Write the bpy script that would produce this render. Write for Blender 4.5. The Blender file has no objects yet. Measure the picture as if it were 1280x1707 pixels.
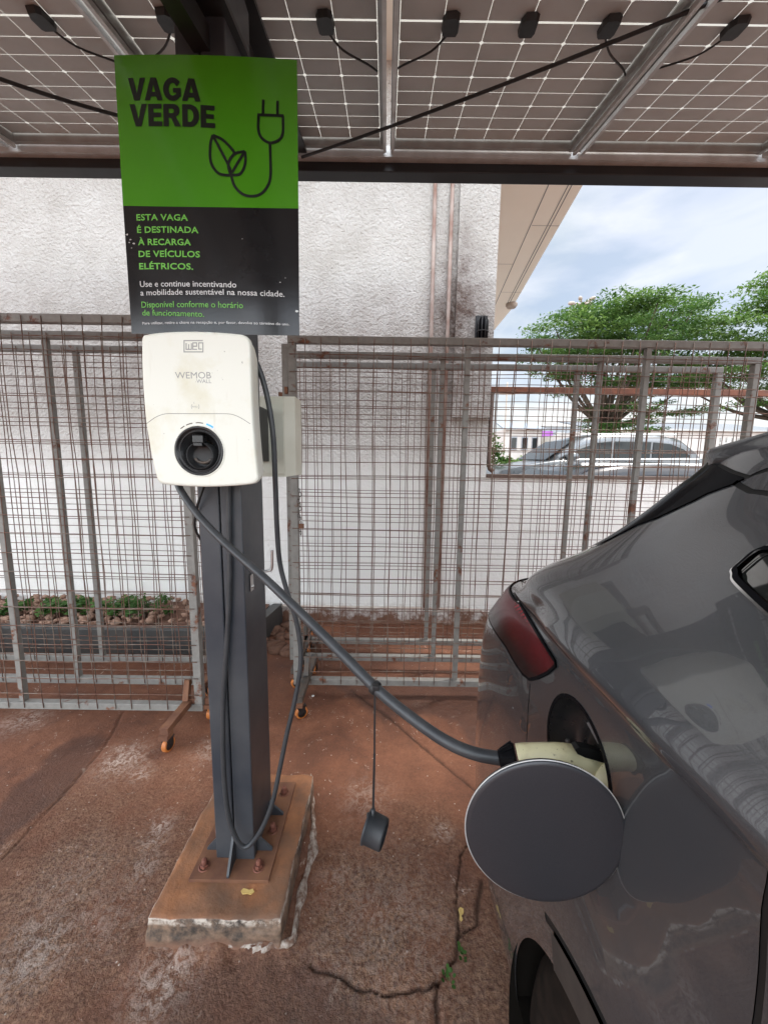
import bpy, bmesh, math, random
import numpy as np
from mathutils import Vector, Matrix
from mathutils.geometry import delaunay_2d_cdt
random.seed(7); rng=np.random.default_rng(7)
SC=bpy.context.scene; COL=SC.collection
# ---------------------------------------------------------------- camera
F=620.0; H=1.5; PITCH=math.radians(7.5); ROLL=math.radians(0.8)
cd=bpy.data.cameras.new('camera'); cam=bpy.data.objects.new('camera',cd); COL.objects.link(cam)
cd.sensor_fit='VERTICAL'; cd.sensor_height=36; cd.sensor_width=36
cd.lens=36*F/1707; cd.clip_start=0.02; cd.clip_end=2000
CM=Matrix.Rotation(math.pi/2-PITCH,3,'X')@Matrix.Rotation(ROLL,3,'Z')
cam.matrix_world=Matrix.Translation((0,0,H))@CM.to_4x4()
SC.camera=cam
def at(px,py,X=None,Y=None,Z=None):
    """measured point of the photograph on a known real plane"""
    d=CM@Vector(((px-640)/F,-(py-853.5)/F,-1))
    t=X/d.x if X is not None else (Y/d.y if Y is not None else (Z-H)/d.z)
    return Vector((d.x*t,d.y*t,H+d.z*t))
CMI=np.array(CM.transposed())
def projn(P):
    c=(np.asarray(P)-np.array([0,0,H]))@CMI.T
    return np.stack([640+F*c[...,0]/-c[...,2],853.5-F*c[...,1]/-c[...,2],-c[...,2]],-1)
# ---------------------------------------------------------------- sky and sun
SUN_EL=math.radians(62); SUN_AZ=math.radians(62)   # compass angle of the sun, measured from +Y clockwise
w=bpy.data.worlds.new('World'); SC.world=w; w.use_nodes=True; nt=w.node_tree; nt.nodes.clear()
def N(nt,t,**k):
    n=nt.nodes.new(t)
    for a,b in k.items():
        if a=='inp':
            for i,v in b.items(): n.inputs[i].default_value=v
        else: setattr(n,a,b)
    return n
sky=N(nt,'ShaderNodeTexSky',sky_type='NISHITA',sun_disc=False,sun_elevation=SUN_EL,sun_rotation=SUN_AZ,air_density=1.0,dust_density=2.0,ozone_density=1.5)
tc=N(nt,'ShaderNodeTexCoord'); mp=N(nt,'ShaderNodeMapping'); mp.inputs['Scale'].default_value=(1.0,1.3,3.2); mp.inputs['Rotation'].default_value=(0.25,0.5,0.2)
nt.links.new(tc.outputs['Generated'],mp.inputs['Vector'])
cn=N(nt,'ShaderNodeTexNoise',inp={'Scale':1.9,'Detail':7.0,'Roughness':0.52,'Distortion':0.7}); nt.links.new(mp.outputs[0],cn.inputs['Vector'])
cr=N(nt,'ShaderNodeValToRGB'); cr.color_ramp.elements[0].position=0.36; cr.color_ramp.elements[0].color=(.42,.42,.42,1); cr.color_ramp.elements[1].position=0.64; cr.color_ramp.elements[1].color=(.97,.97,.97,1)
nt.links.new(cn.outputs['Fac'],cr.inputs['Fac'])
mx=N(nt,'ShaderNodeMix',data_type='RGBA'); mx.inputs[7].default_value=(7.0,7.4,7.7,1)
cn2=N(nt,'ShaderNodeTexNoise',inp={'Scale':3.1,'Detail':6.0,'Roughness':0.5,'Distortion':0.4}); nt.links.new(mp.outputs[0],cn2.inputs['Vector'])
cr2=N(nt,'ShaderNodeValToRGB'); cr2.color_ramp.elements[0].position=.38; cr2.color_ramp.elements[0].color=(5.0,5.6,6.0,1); cr2.color_ramp.elements[1].position=.62; cr2.color_ramp.elements[1].color=(8.7,8.6,8.4,1)
nt.links.new(cn2.outputs['Fac'],cr2.inputs['Fac']); nt.links.new(cr2.outputs['Color'],mx.inputs[7])
nt.links.new(cr.outputs['Color'],mx.inputs[0]); nt.links.new(sky.outputs['Color'],mx.inputs[6])
# sky gain by direction: added fill overhead and behind, dimmed towards the street
vd=N(nt,'ShaderNodeVectorMath',operation='DOT_PRODUCT'); nt.links.new(tc.outputs['Generated'],vd.inputs[0]); vd.inputs[1].default_value=(-.30,-.80,.55)
gr=N(nt,'ShaderNodeMapRange',interpolation_type='SMOOTHSTEP'); nt.links.new(vd.outputs['Value'],gr.inputs['Value']); gr.inputs['From Min'].default_value=-.35; gr.inputs['From Max'].default_value=.75; gr.inputs['To Min'].default_value=.50; gr.inputs['To Max'].default_value=2.3
vm=N(nt,'ShaderNodeVectorMath',operation='SCALE'); nt.links.new(mx.outputs[2],vm.inputs[0]); nt.links.new(gr.outputs[0],vm.inputs['Scale'])
bg=N(nt,'ShaderNodeBackground',inp={'Strength':0.13}); nt.links.new(vm.outputs[0],bg.inputs['Color'])
wo=N(nt,'ShaderNodeOutputWorld'); nt.links.new(bg.outputs[0],wo.inputs['Surface'])
ld=bpy.data.lights.new('sun','SUN'); sun=bpy.data.objects.new('sun',ld); COL.objects.link(sun)
ld.energy=2.0; ld.angle=math.radians(8); ld.color=(1,.95,.88)
sd=Vector((math.sin(SUN_AZ)*math.cos(SUN_EL),math.cos(SUN_AZ)*math.cos(SUN_EL),math.sin(SUN_EL)))
sun.rotation_euler=(-sd).to_track_quat('-Z','Y').to_euler()
SC.view_settings.view_transform='Standard'; SC.view_settings.look='None'; SC.view_settings.gamma=1; SC.view_settings.use_curve_mapping=False
SC.view_settings.exposure=1.2
SC.cycles.max_bounces=8; SC.cycles.transparent_max_bounces=16; SC.cycles.use_denoising=True
# ---------------------------------------------------------------- materials
def newmat(name):
    m=bpy.data.materials.new(name); m.use_nodes=True; t=m.node_tree; t.nodes.clear()
    o=N(t,'ShaderNodeOutputMaterial'); p=N(t,'ShaderNodeBsdfPrincipled'); t.links.new(p.outputs[0],o.inputs[0]); return m,t,p,o
def setp(p,**k):
    for a,b in k.items():
        n={'col':'Base Color','rough':'Roughness','metal':'Metallic','coat':'Coat Weight','coatr':'Coat Roughness','spec':'Specular IOR Level'}[a]
        p.inputs[n].default_value=(*b,1) if a=='col' else b
def noise(t,scale,detail=6,rough=.55,vec=None,dist=0):
    n=N(t,'ShaderNodeTexNoise',inp={'Scale':scale,'Detail':detail,'Roughness':rough,'Distortion':dist})
    if vec is None: vec=N(t,'ShaderNodeTexCoord').outputs['Object']
    t.links.new(vec,n.inputs['Vector']); return n.outputs['Fac']
def ramp(t,fac,a,b,ca=(0,0,0),cb=(1,1,1)):
    r=N(t,'ShaderNodeValToRGB'); e=r.color_ramp.elements; e[0].position=a; e[1].position=b; e[0].color=(*ca,1); e[1].color=(*cb,1); t.links.new(fac,r.inputs['Fac']); return r.outputs['Color']
def mix(t,fac,a,b):
    m=N(t,'ShaderNodeMix',data_type='RGBA')
    for i,v in ((0,fac),(6,a),(7,b)):
        if hasattr(v,'links'): t.links.new(v,m.inputs[i])
        elif i==0: m.inputs[i].default_value=v
        else: m.inputs[i].default_value=(*v,1)
    return m.outputs[2]
def mth(t,op,a,b=0.0,clamp=False):
    m=N(t,'ShaderNodeMath',operation=op,use_clamp=clamp)
    for i,v in ((0,a),(1,b)):
        if hasattr(v,'links'): t.links.new(v,m.inputs[i])
        else: m.inputs[i].default_value=v
    return m.outputs[0]
def bump(t,p,h,strength=.5,dist=.01):
    b=N(t,'ShaderNodeBump',inp={'Strength':strength,'Distance':dist}); t.links.new(h,b.inputs['Height']); t.links.new(b.outputs[0],p.inputs['Normal'])
def wpos(t):
    g=N(t,'ShaderNodeNewGeometry'); s=N(t,'ShaderNodeSeparateXYZ'); t.links.new(g.outputs['Position'],s.inputs[0]); return g.outputs['Position'],s.outputs
def simple(name,c1,c2=None,scale=8,rough=.5,metal=0,bsc=None,bst=.3,bd=.004,lo=.35,hi=.65,coat=0,spec=.5,rv=.12):
    m,t,p,o=newmat(name); setp(p,rough=rough,metal=metal,coat=coat,spec=spec)
    if c2 is None: c2=tuple(v*.82 for v in c1)
    pos,_=wpos(t)
    f=noise(t,scale,vec=pos); t.links.new(ramp(t,f,lo,hi,c1,c2),p.inputs['Base Color'])
    r=mth(t,'ADD',mth(t,'MULTIPLY',noise(t,scale*2.3,vec=pos),rv*2),rough-rv); t.links.new(r,p.inputs['Roughness'])
    if bsc: bump(t,p,noise(t,bsc,vec=pos),bst,bd)
    return m
M={}
def rusty(name,paint,rust1=(.20,.07,.03),rust2=(.07,.03,.018),amt=.5,scale=9,rough=.6,lowz=None):
    m,t,p,o=newmat(name); pos,s=wpos(t)
    n1=noise(t,scale,8,.65,pos); n2=noise(t,40,4,.6,pos)
    f=n1
    if lowz: f=mth(t,'ADD',n1,mth(t,'MULTIPLY',mth(t,'SUBTRACT',lowz,s[2]),.35,),); 
    f=mth(t,'ADD',f,0.0)
    k=ramp(t,f,amt-.03,amt+.04)
    rc=ramp(t,n2,.35,.65,rust1,rust2)
    pc=ramp(t,noise(t,25,5,.6,pos),.3,.7,paint,tuple(v*.75 for v in paint))
    t.links.new(mix(t,k,pc,rc),p.inputs['Base Color']); setp(p,rough=rough); bump(t,p,n2,.3,.002); return m
M['fence']=rusty('fence_paint',(.245,.235,.215),amt=.61)
M['fence_rust']=rusty('fence_paint_rusty',(.42,.46,.45),rust1=(.28,.10,.03),amt=.56)
M['wire']=simple('wire_rust',(.13,.058,.037),(.18,.14,.11),scale=14,rough=.7,lo=.45,hi=.6)
M['post']=simple('post_paint',(.028,.034,.044),(.060,.064,.070),scale=3.5,rough=.42,bsc=160,bst=.12,bd=.001)
M['black_steel']=simple('black_steel',(.012,.012,.014),(.02,.018,.017),scale=5,rough=.45)
M['beam']=simple('beam_paint',(.010,.011,.014),(.018,.018,.02),scale=4,rough=.38)
M['rustplate']=simple('rust_plate',(.13,.055,.032),(.20,.09,.045),scale=14,rough=.75,bsc=60,bst=.4,bd=.002)
M['bolt']=simple('rusty_bolt',(.14,.045,.03),(.22,.08,.05),scale=70,rough=.7,bsc=200,bst=.5,bd=.001)
M['rubber']=simple('cable_rubber',(.030,.033,.037),(.045,.047,.05),scale=20,rough=.42,bsc=300,bst=.1,bd=.0005)
M['thinrubber']=simple('black_rubber',(.012,.012,.013),(.02,.02,.02),scale=30,rough=.5)
M['cap']=simple('cap_rubber',(.022,.025,.029),(.035,.037,.04),scale=20,rough=.48,bsc=220,bst=.15,bd=.0006)
M['blackpl']=simple('black_plastic',(.010,.010,.011),(.018,.017,.017),scale=40,rough=.30)
M['greylogo']=simple('grey_print',(.30,.30,.28),(.34,.33,.31),rough=.5)
M['steel']=simple('bright_steel',(.6,.6,.6),(.5,.5,.5),rough=.3,metal=1)
M['darkmetal']=simple('dark_metal',(.06,.058,.055),(.10,.07,.05),scale=20,rough=.55)
M['orange']=simple('orange_wheel',(.60,.20,.045),(.40,.13,.035),scale=30,rough=.45)
M['alu']=simple('aluminium_frame',(.38,.38,.375),(.31,.305,.29),scale=12,rough=.42,metal=.55)
M['alulight']=simple('aluminium_rail',(.62,.62,.61),(.50,.49,.47),scale=12,rough=.35,metal=.35)
M['cell']=simple('panel_cell_back',(.50,.505,.49),(.43,.435,.42),scale=5,rough=.45,spec=.3)
M['soffit']=simple('soffit_board',(.93,.87,.76),(.90,.84,.73),scale=2,rough=.7)
M['fascia']=simple('fascia',(.25,.24,.23),rough=.6)
M['planter']=simple('planter_paint',(.035,.037,.038),(.06,.055,.05),scale=6,rough=.55,bsc=50,bst=.4,bd=.003)
M['soil']=simple('soil',(.10,.045,.028),(.16,.085,.055),scale=18,rough=.95,bsc=40,bst=.8,bd=.01)
M['pebble']=simple('pebble',(.33,.21,.15),(.22,.12,.08),scale=22,rough=.8)
M['whitepipe']=simple('pvc_pipe',(.60,.55,.50),(.42,.33,.27),scale=10,rough=.5)
M['rustpipe']=simple('rusty_pipe',(.20,.10,.07),(.40,.32,.28),scale=5,rough=.6)
M['rustbar']=simple('rusty_bar',(.22,.075,.035),(.13,.05,.03),scale=12,rough=.7)
M['brownrail']=simple('brown_rail',(.09,.055,.04),(.14,.09,.07),scale=10,rough=.6)
M['cream']=simple('cream_box',(.68,.67,.57),(.62,.605,.50),scale=6,rough=.45)
M['bark']=simple('bark',(.09,.065,.045),(.05,.035,.025),scale=8,rough=.9,bsc=20,bst=.7,bd=.03)
M['tyre']=simple('tyre_rubber',(.010,.008,.0065),(.020,.014,.011),scale=25,rough=.9,spec=.08)
M['rim']=simple('wheel_rim',(.20,.20,.21),rough=.35,metal=.8)
M['trim']=simple('gloss_black_trim',(.006,.006,.007),(.008,.008,.009),rough=.12,rv=.03,spec=.02)
M['shut']=simple('shut_line',(.004,.004,.004),rough=.6)
M['arch']=simple('arch_cladding',(.030,.027,.025),(.042,.036,.032),scale=10,rough=.45,bsc=300,bst=.1,bd=.0005)
M['well']=simple('wheel_well',(.006,.005,.004),rough=1,spec=.05)
M['road']=simple('asphalt',(.42,.41,.40),(.34,.33,.32),scale=3,rough=.9)
M['bldw']=simple('far_wall_white',(.62,.60,.56),(.55,.53,.5),scale=1,rough=.8)
M['bldg']=simple('far_wall_grey',(.35,.37,.40),rough=.8)
M['roofm']=simple('far_roof',(.22,.26,.30),rough=.7)
M['purple']=simple('purple_banner',(.30,.08,.36),(.36,.12,.42),rough=.6)
M['hill']=simple('hills',(.10,.16,.18),(.13,.18,.19),scale=.02,rough=1)
M['lampgl']=simple('lamp_grey',(.40,.33,.27),rough=.5)
M['farsilver']=simple('silver_car_paint',(.17,.18,.19),(.15,.16,.17),rough=.28,metal=.4,coat=.5,rv=.03)
M['farblack']=simple('black_car_paint',(.03,.03,.035),rough=.18,coat=.15,spec=.35,rv=.03)
M['farglass']=simple('car_glass_far',(.012,.017,.02),rough=.08,rv=.02,spec=.3)
M['chrome']=simple('chrome',(.85,.85,.85),rough=.12,metal=1,rv=.03)
M['gold']=simple('dry_leaf',(.62,.45,.16),(.5,.33,.1),scale=60,rough=.7)
M['mortar']=simple('crumbled_mortar',(.42,.36,.31),(.17,.10,.07),scale=45,rough=.95,bsc=90,bst=.9,bd=.006,lo=.4,hi=.6)
def leafm(name,c1,c2,transl=.35):
    m,t,p,o=newmat(name); g=N(t,'ShaderNodeNewGeometry'); r=ramp(t,g.outputs['Random Per Island'],0,1,c1,c2)
    pos,_=wpos(t); r2=mix(t,ramp(t,noise(t,.9,3,.5,pos),.35,.65),r,c1)
    t.links.new(r2,p.inputs['Base Color']); setp(p,rough=.6,spec=.3)
    tl=N(t,'ShaderNodeBsdfTranslucent'); t.links.new(r2,tl.inputs[0]); ms=N(t,'ShaderNodeMixShader'); ms.inputs[0].default_value=transl
    t.links.new(p.outputs[0],ms.inputs[1]); t.links.new(tl.outputs[0],ms.inputs[2]); t.links.new(ms.outputs[0],o.inputs[0]); return m
M['leaf']=leafm('tree_leaf',(.05,.115,.025),(.17,.27,.06))
M['leaf2']=leafm('tree_leaf_light',(.07,.15,.03),(.22,.33,.075))
M['leafp']=leafm('plant_leaf',(.04,.10,.022),(.11,.21,.045))
# polished / patterned ones
def m_sign():
    for nm,c,c2 in (('sign_green',(.062,.27,.012),(.085,.33,.018)),('sign_black',(.012,.012,.013),(.018,.017,.018))):
        m,t,p,o=newmat(nm); pos,_=wpos(t); t.links.new(ramp(t,noise(t,3,vec=pos),.3,.7,c,c2),p.inputs['Base Color']); setp(p,rough=.3)
        t.links.new(mth(t,'ADD',mth(t,'MULTIPLY',noise(t,14,6,.7,pos),.18),.09),p.inputs['Roughness']); bump(t,p,noise(t,60,5,.7,pos),.05,.002); M[nm]=m
m_sign()
M['sign_ink']=simple('sign_ink_black',(.006,.010,.006),rough=.4)
M['sign_lgreen']=simple('sign_ink_green',(.16,.50,.07),(.14,.45,.06),scale=40,rough=.4)
M['sign_white']=simple('sign_ink_white',(.72,.72,.72),rough=.4)
def m_charger():
    m,t,p,o=newmat('charger_plastic'); pos,s=wpos(t)
    n=noise(t,7,6,.6,pos); c=mix(t,ramp(t,n,.52,.75),(.78,.775,.69),(.68,.64,.48))
    mp=N(t,'ShaderNodeMapping'); mp.inputs['Scale'].default_value=(60,60,5); t.links.new(pos,mp.inputs[0])
    c=mix(t,mth(t,'MULTIPLY',ramp(t,noise(t,1,3,.5,mp.outputs[0]),.62,.75),.25),c,(.45,.38,.22))
    sp=ramp(t,noise(t,95,2,.5,pos),.735,.76); c=mix(t,mth(t,'MULTIPLY',sp,.6),c,(.12,.09,.06))
    t.links.new(c,p.inputs['Base Color']); setp(p,rough=.42); M['charger']=m
m_charger()
def m_plug():
    m,t,p,o=newmat('plug_plastic'); pos,s=wpos(t); c=ramp(t,noise(t,30,5,.6,pos),.45,.8,(.74,.68,.42),(.50,.42,.22))
    c=mix(t,mth(t,'MULTIPLY',ramp(t,noise(t,130,3,.5,pos),.66,.72),.7),c,(.10,.07,.04)); t.links.new(c,p.inputs['Base Color']); setp(p,rough=.4); M['plug']=m
m_plug()
def emis(name,c,s):
    m,t,p,o=newmat(name); setp(p,col=c,rough=.4); p.inputs['Emission Color'].default_value=(*c,1); p.inputs['Emission Strength'].default_value=s; return m
M['led']=emis('blue_led',(.03,.17,.85),1.0)
def m_glass_sheet():
    m,t,p,o=newmat('panel_glass'); tl=N(t,'ShaderNodeBsdfTranslucent'); tl.inputs[0].default_value=(.36,.34,.30,1)
    tr=N(t,'ShaderNodeBsdfTransparent'); tr.inputs[0].default_value=(.26,.25,.235,1); ms=N(t,'ShaderNodeMixShader'); ms.inputs[0].default_value=.5
    t.links.new(tl.outputs[0],ms.inputs[1]); t.links.new(tr.outputs[0],ms.inputs[2]); t.links.new(ms.outputs[0],o.inputs[0]); M['pglass']=m
m_glass_sheet()
def m_paint():
    m,t,p,o=newmat('grey_car_paint'); pos,s=wpos(t)
    fl=noise(t,900,2,.5,pos); c=ramp(t,fl,.3,.7,(.088,.093,.101),(.126,.132,.142))
    dust=mth(t,'MULTIPLY',ramp(t,noise(t,4.5,7,.65,pos),.45,.8),.16)
    c=mix(t,dust,c,(.16,.12,.10))
    t.links.new(c,p.inputs['Base Color']); setp(p,metal=.65,rough=.26,coat=1,coatr=.04)
    t.links.new(mth(t,'ADD',mth(t,'MULTIPLY',dust,.15),.012),p.inputs['Coat Roughness']); M['paint']=m
    m,t,p,o=newmat('lid_paint'); pos,s=wpos(t); c=ramp(t,noise(t,900,2,.5,pos),.3,.7,(.028,.029,.034),(.038,.039,.045))
    t.links.new(c,p.inputs['Base Color']); setp(p,metal=.3,rough=.4,coat=.3,coatr=.25); M['lidpaint']=m
m_paint()
def m_tail():
    m,t,p,o=newmat('tail_light_lens'); pos,s=wpos(t)
    v=N(t,'ShaderNodeTexVoronoi',inp={'Scale':120.0,'Randomness':0.0}); mp=N(t,'ShaderNodeMapping'); mp.inputs['Rotation'].default_value=(.6,0,0); t.links.new(pos,mp.inputs[0]); t.links.new(mp.outputs[0],v.inputs['Vector'])
    dots=ramp(t,v.outputs['Distance'],.18,.42,(.30,.02,.03),(.06,.003,.006))
    band=ramp(t,noise(t,9,2,.4,pos),.45,.55); c=mix(t,band,(.09,.004,.008),dots)
    kz=ramp(t,mth(t,'SUBTRACT',s[2],.6),.50,.565,(.10,.09,.09),(1,1,1)); mm=N(t,'ShaderNodeMix',data_type='RGBA',blend_type='MULTIPLY'); mm.inputs[0].default_value=1; t.links.new(c,mm.inputs[6]); t.links.new(kz,mm.inputs[7]); c=mm.outputs[2]
    t.links.new(c,p.inputs['Base Color']); setp(p,rough=.2,coat=.15,coatr=.02,spec=.35); M['tail']=m
    m,t,p,o=newmat('side_glass'); setp(p,col=(.01,.012,.012),rough=.03); p.inputs['IOR'].default_value=2.6; 
    pos,s=wpos(t); t.links.new(ramp(t,noise(t,3,vec=pos),.3,.7,(.008,.009,.009),(.02,.02,.018)),p.inputs['Base Color']); M['glass']=m
m_tail()
def m_wall():
    m,t,p,o=newmat('stucco_wall'); pos,s=wpos(t); X,Y,Z=s[0],s[1],s[2]
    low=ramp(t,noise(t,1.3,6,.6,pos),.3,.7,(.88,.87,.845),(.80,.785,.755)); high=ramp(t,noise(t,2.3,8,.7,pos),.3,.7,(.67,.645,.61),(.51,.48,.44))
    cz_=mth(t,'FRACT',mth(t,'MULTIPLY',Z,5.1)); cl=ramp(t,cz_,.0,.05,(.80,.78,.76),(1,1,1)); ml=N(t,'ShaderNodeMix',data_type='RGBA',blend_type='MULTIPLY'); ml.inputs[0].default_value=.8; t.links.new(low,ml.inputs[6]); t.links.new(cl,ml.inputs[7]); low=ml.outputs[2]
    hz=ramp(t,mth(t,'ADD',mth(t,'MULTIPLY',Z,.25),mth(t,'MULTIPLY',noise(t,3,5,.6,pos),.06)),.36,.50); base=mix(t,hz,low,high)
    # mould: mid band and around the pipes
    d=mth(t,'ABSOLUTE',mth(t,'SUBTRACT',Z,2.30)); band=mth(t,'SUBTRACT',1.0,mth(t,'MULTIPLY',d,1.0),True)
    mp=N(t,'ShaderNodeMapping'); mp.inputs['Scale'].default_value=(3,3,.8); t.links.new(pos,mp.inputs[0])
    st=ramp(t,noise(t,1.6,9,.7,mp.outputs[0]),.30,.66)
    k=mth(t,'MULTIPLY',mth(t,'MULTIPLY',band,st),.62)
    c=mix(t,k,base,(.17,.115,.09))
    dx=mth(t,'SUBTRACT',1.0,mth(t,'MULTIPLY',mth(t,'ABSOLUTE',mth(t,'SUBTRACT',X,.62)),3.0),True)
    dz=mth(t,'SUBTRACT',1.0,mth(t,'MULTIPLY',mth(t,'ABSOLUTE',mth(t,'SUBTRACT',Z,2.75)),1.1),True)
    k2=mth(t,'MULTIPLY',mth(t,'MULTIPLY',dx,dz),mth(t,'MULTIPLY',ramp(t,noise(t,5,9,.75,pos),.28,.62),1.5),True)
    c=mix(t,k2,c,(.10,.058,.042))
    # eroded, soil-splashed foot
    ft=mth(t,'SUBTRACT',1.0,mth(t,'MULTIPLY',Z,4.2),True); k3=mth(t,'MULTIPLY',ramp(t,mth(t,'ADD',noise(t,6,8,.7,pos),mth(t,'MULTIPLY',ft,.35)),.55,.75),mth(t,'MULTIPLY',ft,2.2,True),True)
    c=mix(t,k3,c,(.20,.10,.065))
    sp=ramp(t,noise(t,28,4,.6,pos),.70,.74); c=mix(t,mth(t,'MULTIPLY',sp,.35),c,(.14,.10,.08))
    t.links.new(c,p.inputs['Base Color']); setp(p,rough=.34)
    h=mth(t,'ADD',noise(t,48,5,.6,pos),mth(t,'MULTIPLY',noise(t,7,4,.6,pos),.5))
    # stucco stronger above the smooth lower part
    up=ramp(t,mth(t,'MULTIPLY',Z,.25),.36,.50,(.25,.25,.25),(1,1,1)); h=mth(t,'MULTIPLY',h,up)
    bump(t,p,h,1.0,.036); M['wall']=m
m_wall()
def m_plinth():
    m,t,p,o=newmat('plinth_concrete'); pos,s=wpos(t); g=N(t,'ShaderNodeNewGeometry'); sn=N(t,'ShaderNodeSeparateXYZ'); t.links.new(g.outputs['Normal'],sn.inputs[0])
    top=ramp(t,noise(t,7,7,.62,pos),.3,.68,(.15,.07,.038),(.40,.165,.068)); top=mix(t,ramp(t,noise(t,3,4,.6,pos),.47,.66),top,(.145,.085,.055))
    side=ramp(t,noise(t,16,8,.7,pos),.40,.62,(.045,.036,.030),(.26,.17,.115)); side=mix(t,ramp(t,mth(t,'ADD',mth(t,'MULTIPLY',s[2],9),mth(t,'MULTIPLY',noise(t,12,6,.7,pos),.8)),.55,.85,(1,1,1),(0,0,0)),side,(.20,.105,.068))
    edge=mth(t,'MULTIPLY',ramp(t,mth(t,'MULTIPLY',s[2],8),.66,.74),ramp(t,noise(t,22,7,.75,pos),.45,.56)); side=mix(t,edge,side,(.52,.45,.38))
    k=ramp(t,sn.outputs[2],.6,.9); t.links.new(mix(t,k,side,top),p.inputs['Base Color']); setp(p,rough=.6); bump(t,p,noise(t,38,8,.65,pos),.6,.006); M['plinth']=m
m_plinth()
def m_ground():
    m,t,p,o=newmat('red_concrete'); pos,s=wpos(t)
    at1=N(t,'ShaderNodeAttribute',attribute_name='worn'); at2=N(t,'ShaderNodeAttribute',attribute_name='damp_shade'); at3=N(t,'ShaderNodeAttribute',attribute_name='crack')
    base=ramp(t,noise(t,1.6,9,.66,pos,dist=.3),.28,.72,(.118,.044,.025),(.245,.105,.057))
    fine=ramp(t,mth(t,'ADD',mth(t,'MULTIPLY',noise(t,75,6,.75,pos),.45),mth(t,'MULTIPLY',noise(t,9,9,.78,pos,dist=.6),.55)),.34,.68,(.42,.38,.36),(1.45,1.42,1.38)); mm=N(t,'ShaderNodeMix',data_type='RGBA',blend_type='MULTIPLY'); mm.inputs[0].default_value=.6
    t.links.new(base,mm.inputs[6]); t.links.new(fine,mm.inputs[7]); base=mm.outputs[2]
    agg=ramp(t,noise(t,75,7,.75,pos),.40,.62,(.088,.038,.023),(.44,.265,.165))
    wk=mth(t,'MULTIPLY',at1.outputs['Fac'],ramp(t,noise(t,4,9,.75,pos),.36,.58),True); base=mix(t,wk,base,agg)
    st2=ramp(t,noise(t,2.3,9,.7,pos,dist=.8),.50,.62); base=mix(t,mth(t,'MULTIPLY',st2,.5),base,(.085,.035,.022))
    sc=ramp(t,noise(t,11,10,.82,pos,dist=1.0),.60,.625); base=mix(t,mth(t,'MULTIPLY',sc,.65),base,(.50,.38,.31))
    sp=N(t,'ShaderNodeTexVoronoi',inp={'Scale':22.0}); t.links.new(pos,sp.inputs['Vector']); base=mix(t,ramp(t,sp.outputs['Distance'],.05,.065,(1,1,1),(0,0,0)),base,(.5,.42,.36))
    at4=N(t,'ShaderNodeAttribute',attribute_name='pale'); pk=mth(t,'MULTIPLY',at4.outputs['Fac'],mth(t,'MULTIPLY',ramp(t,noise(t,34,9,.8,pos,dist=1.2),.46,.56),.85),True); base=mix(t,pk,base,(.50,.40,.34))
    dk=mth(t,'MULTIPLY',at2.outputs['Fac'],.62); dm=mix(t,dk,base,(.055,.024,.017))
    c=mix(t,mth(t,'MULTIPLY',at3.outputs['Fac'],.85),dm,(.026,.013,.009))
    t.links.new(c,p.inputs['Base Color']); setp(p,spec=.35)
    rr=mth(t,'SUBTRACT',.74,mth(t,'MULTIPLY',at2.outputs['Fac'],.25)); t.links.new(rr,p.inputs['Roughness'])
    h=mth(t,'ADD',mth(t,'MULTIPLY',noise(t,120,5,.7,pos),mth(t,'ADD',mth(t,'MULTIPLY',wk,1.3),.28)),mth(t,'MULTIPLY',noise(t,14,6,.6,pos),.5)); bump(t,p,h,1.0,.013); M['ground']=m
m_ground()
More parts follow.
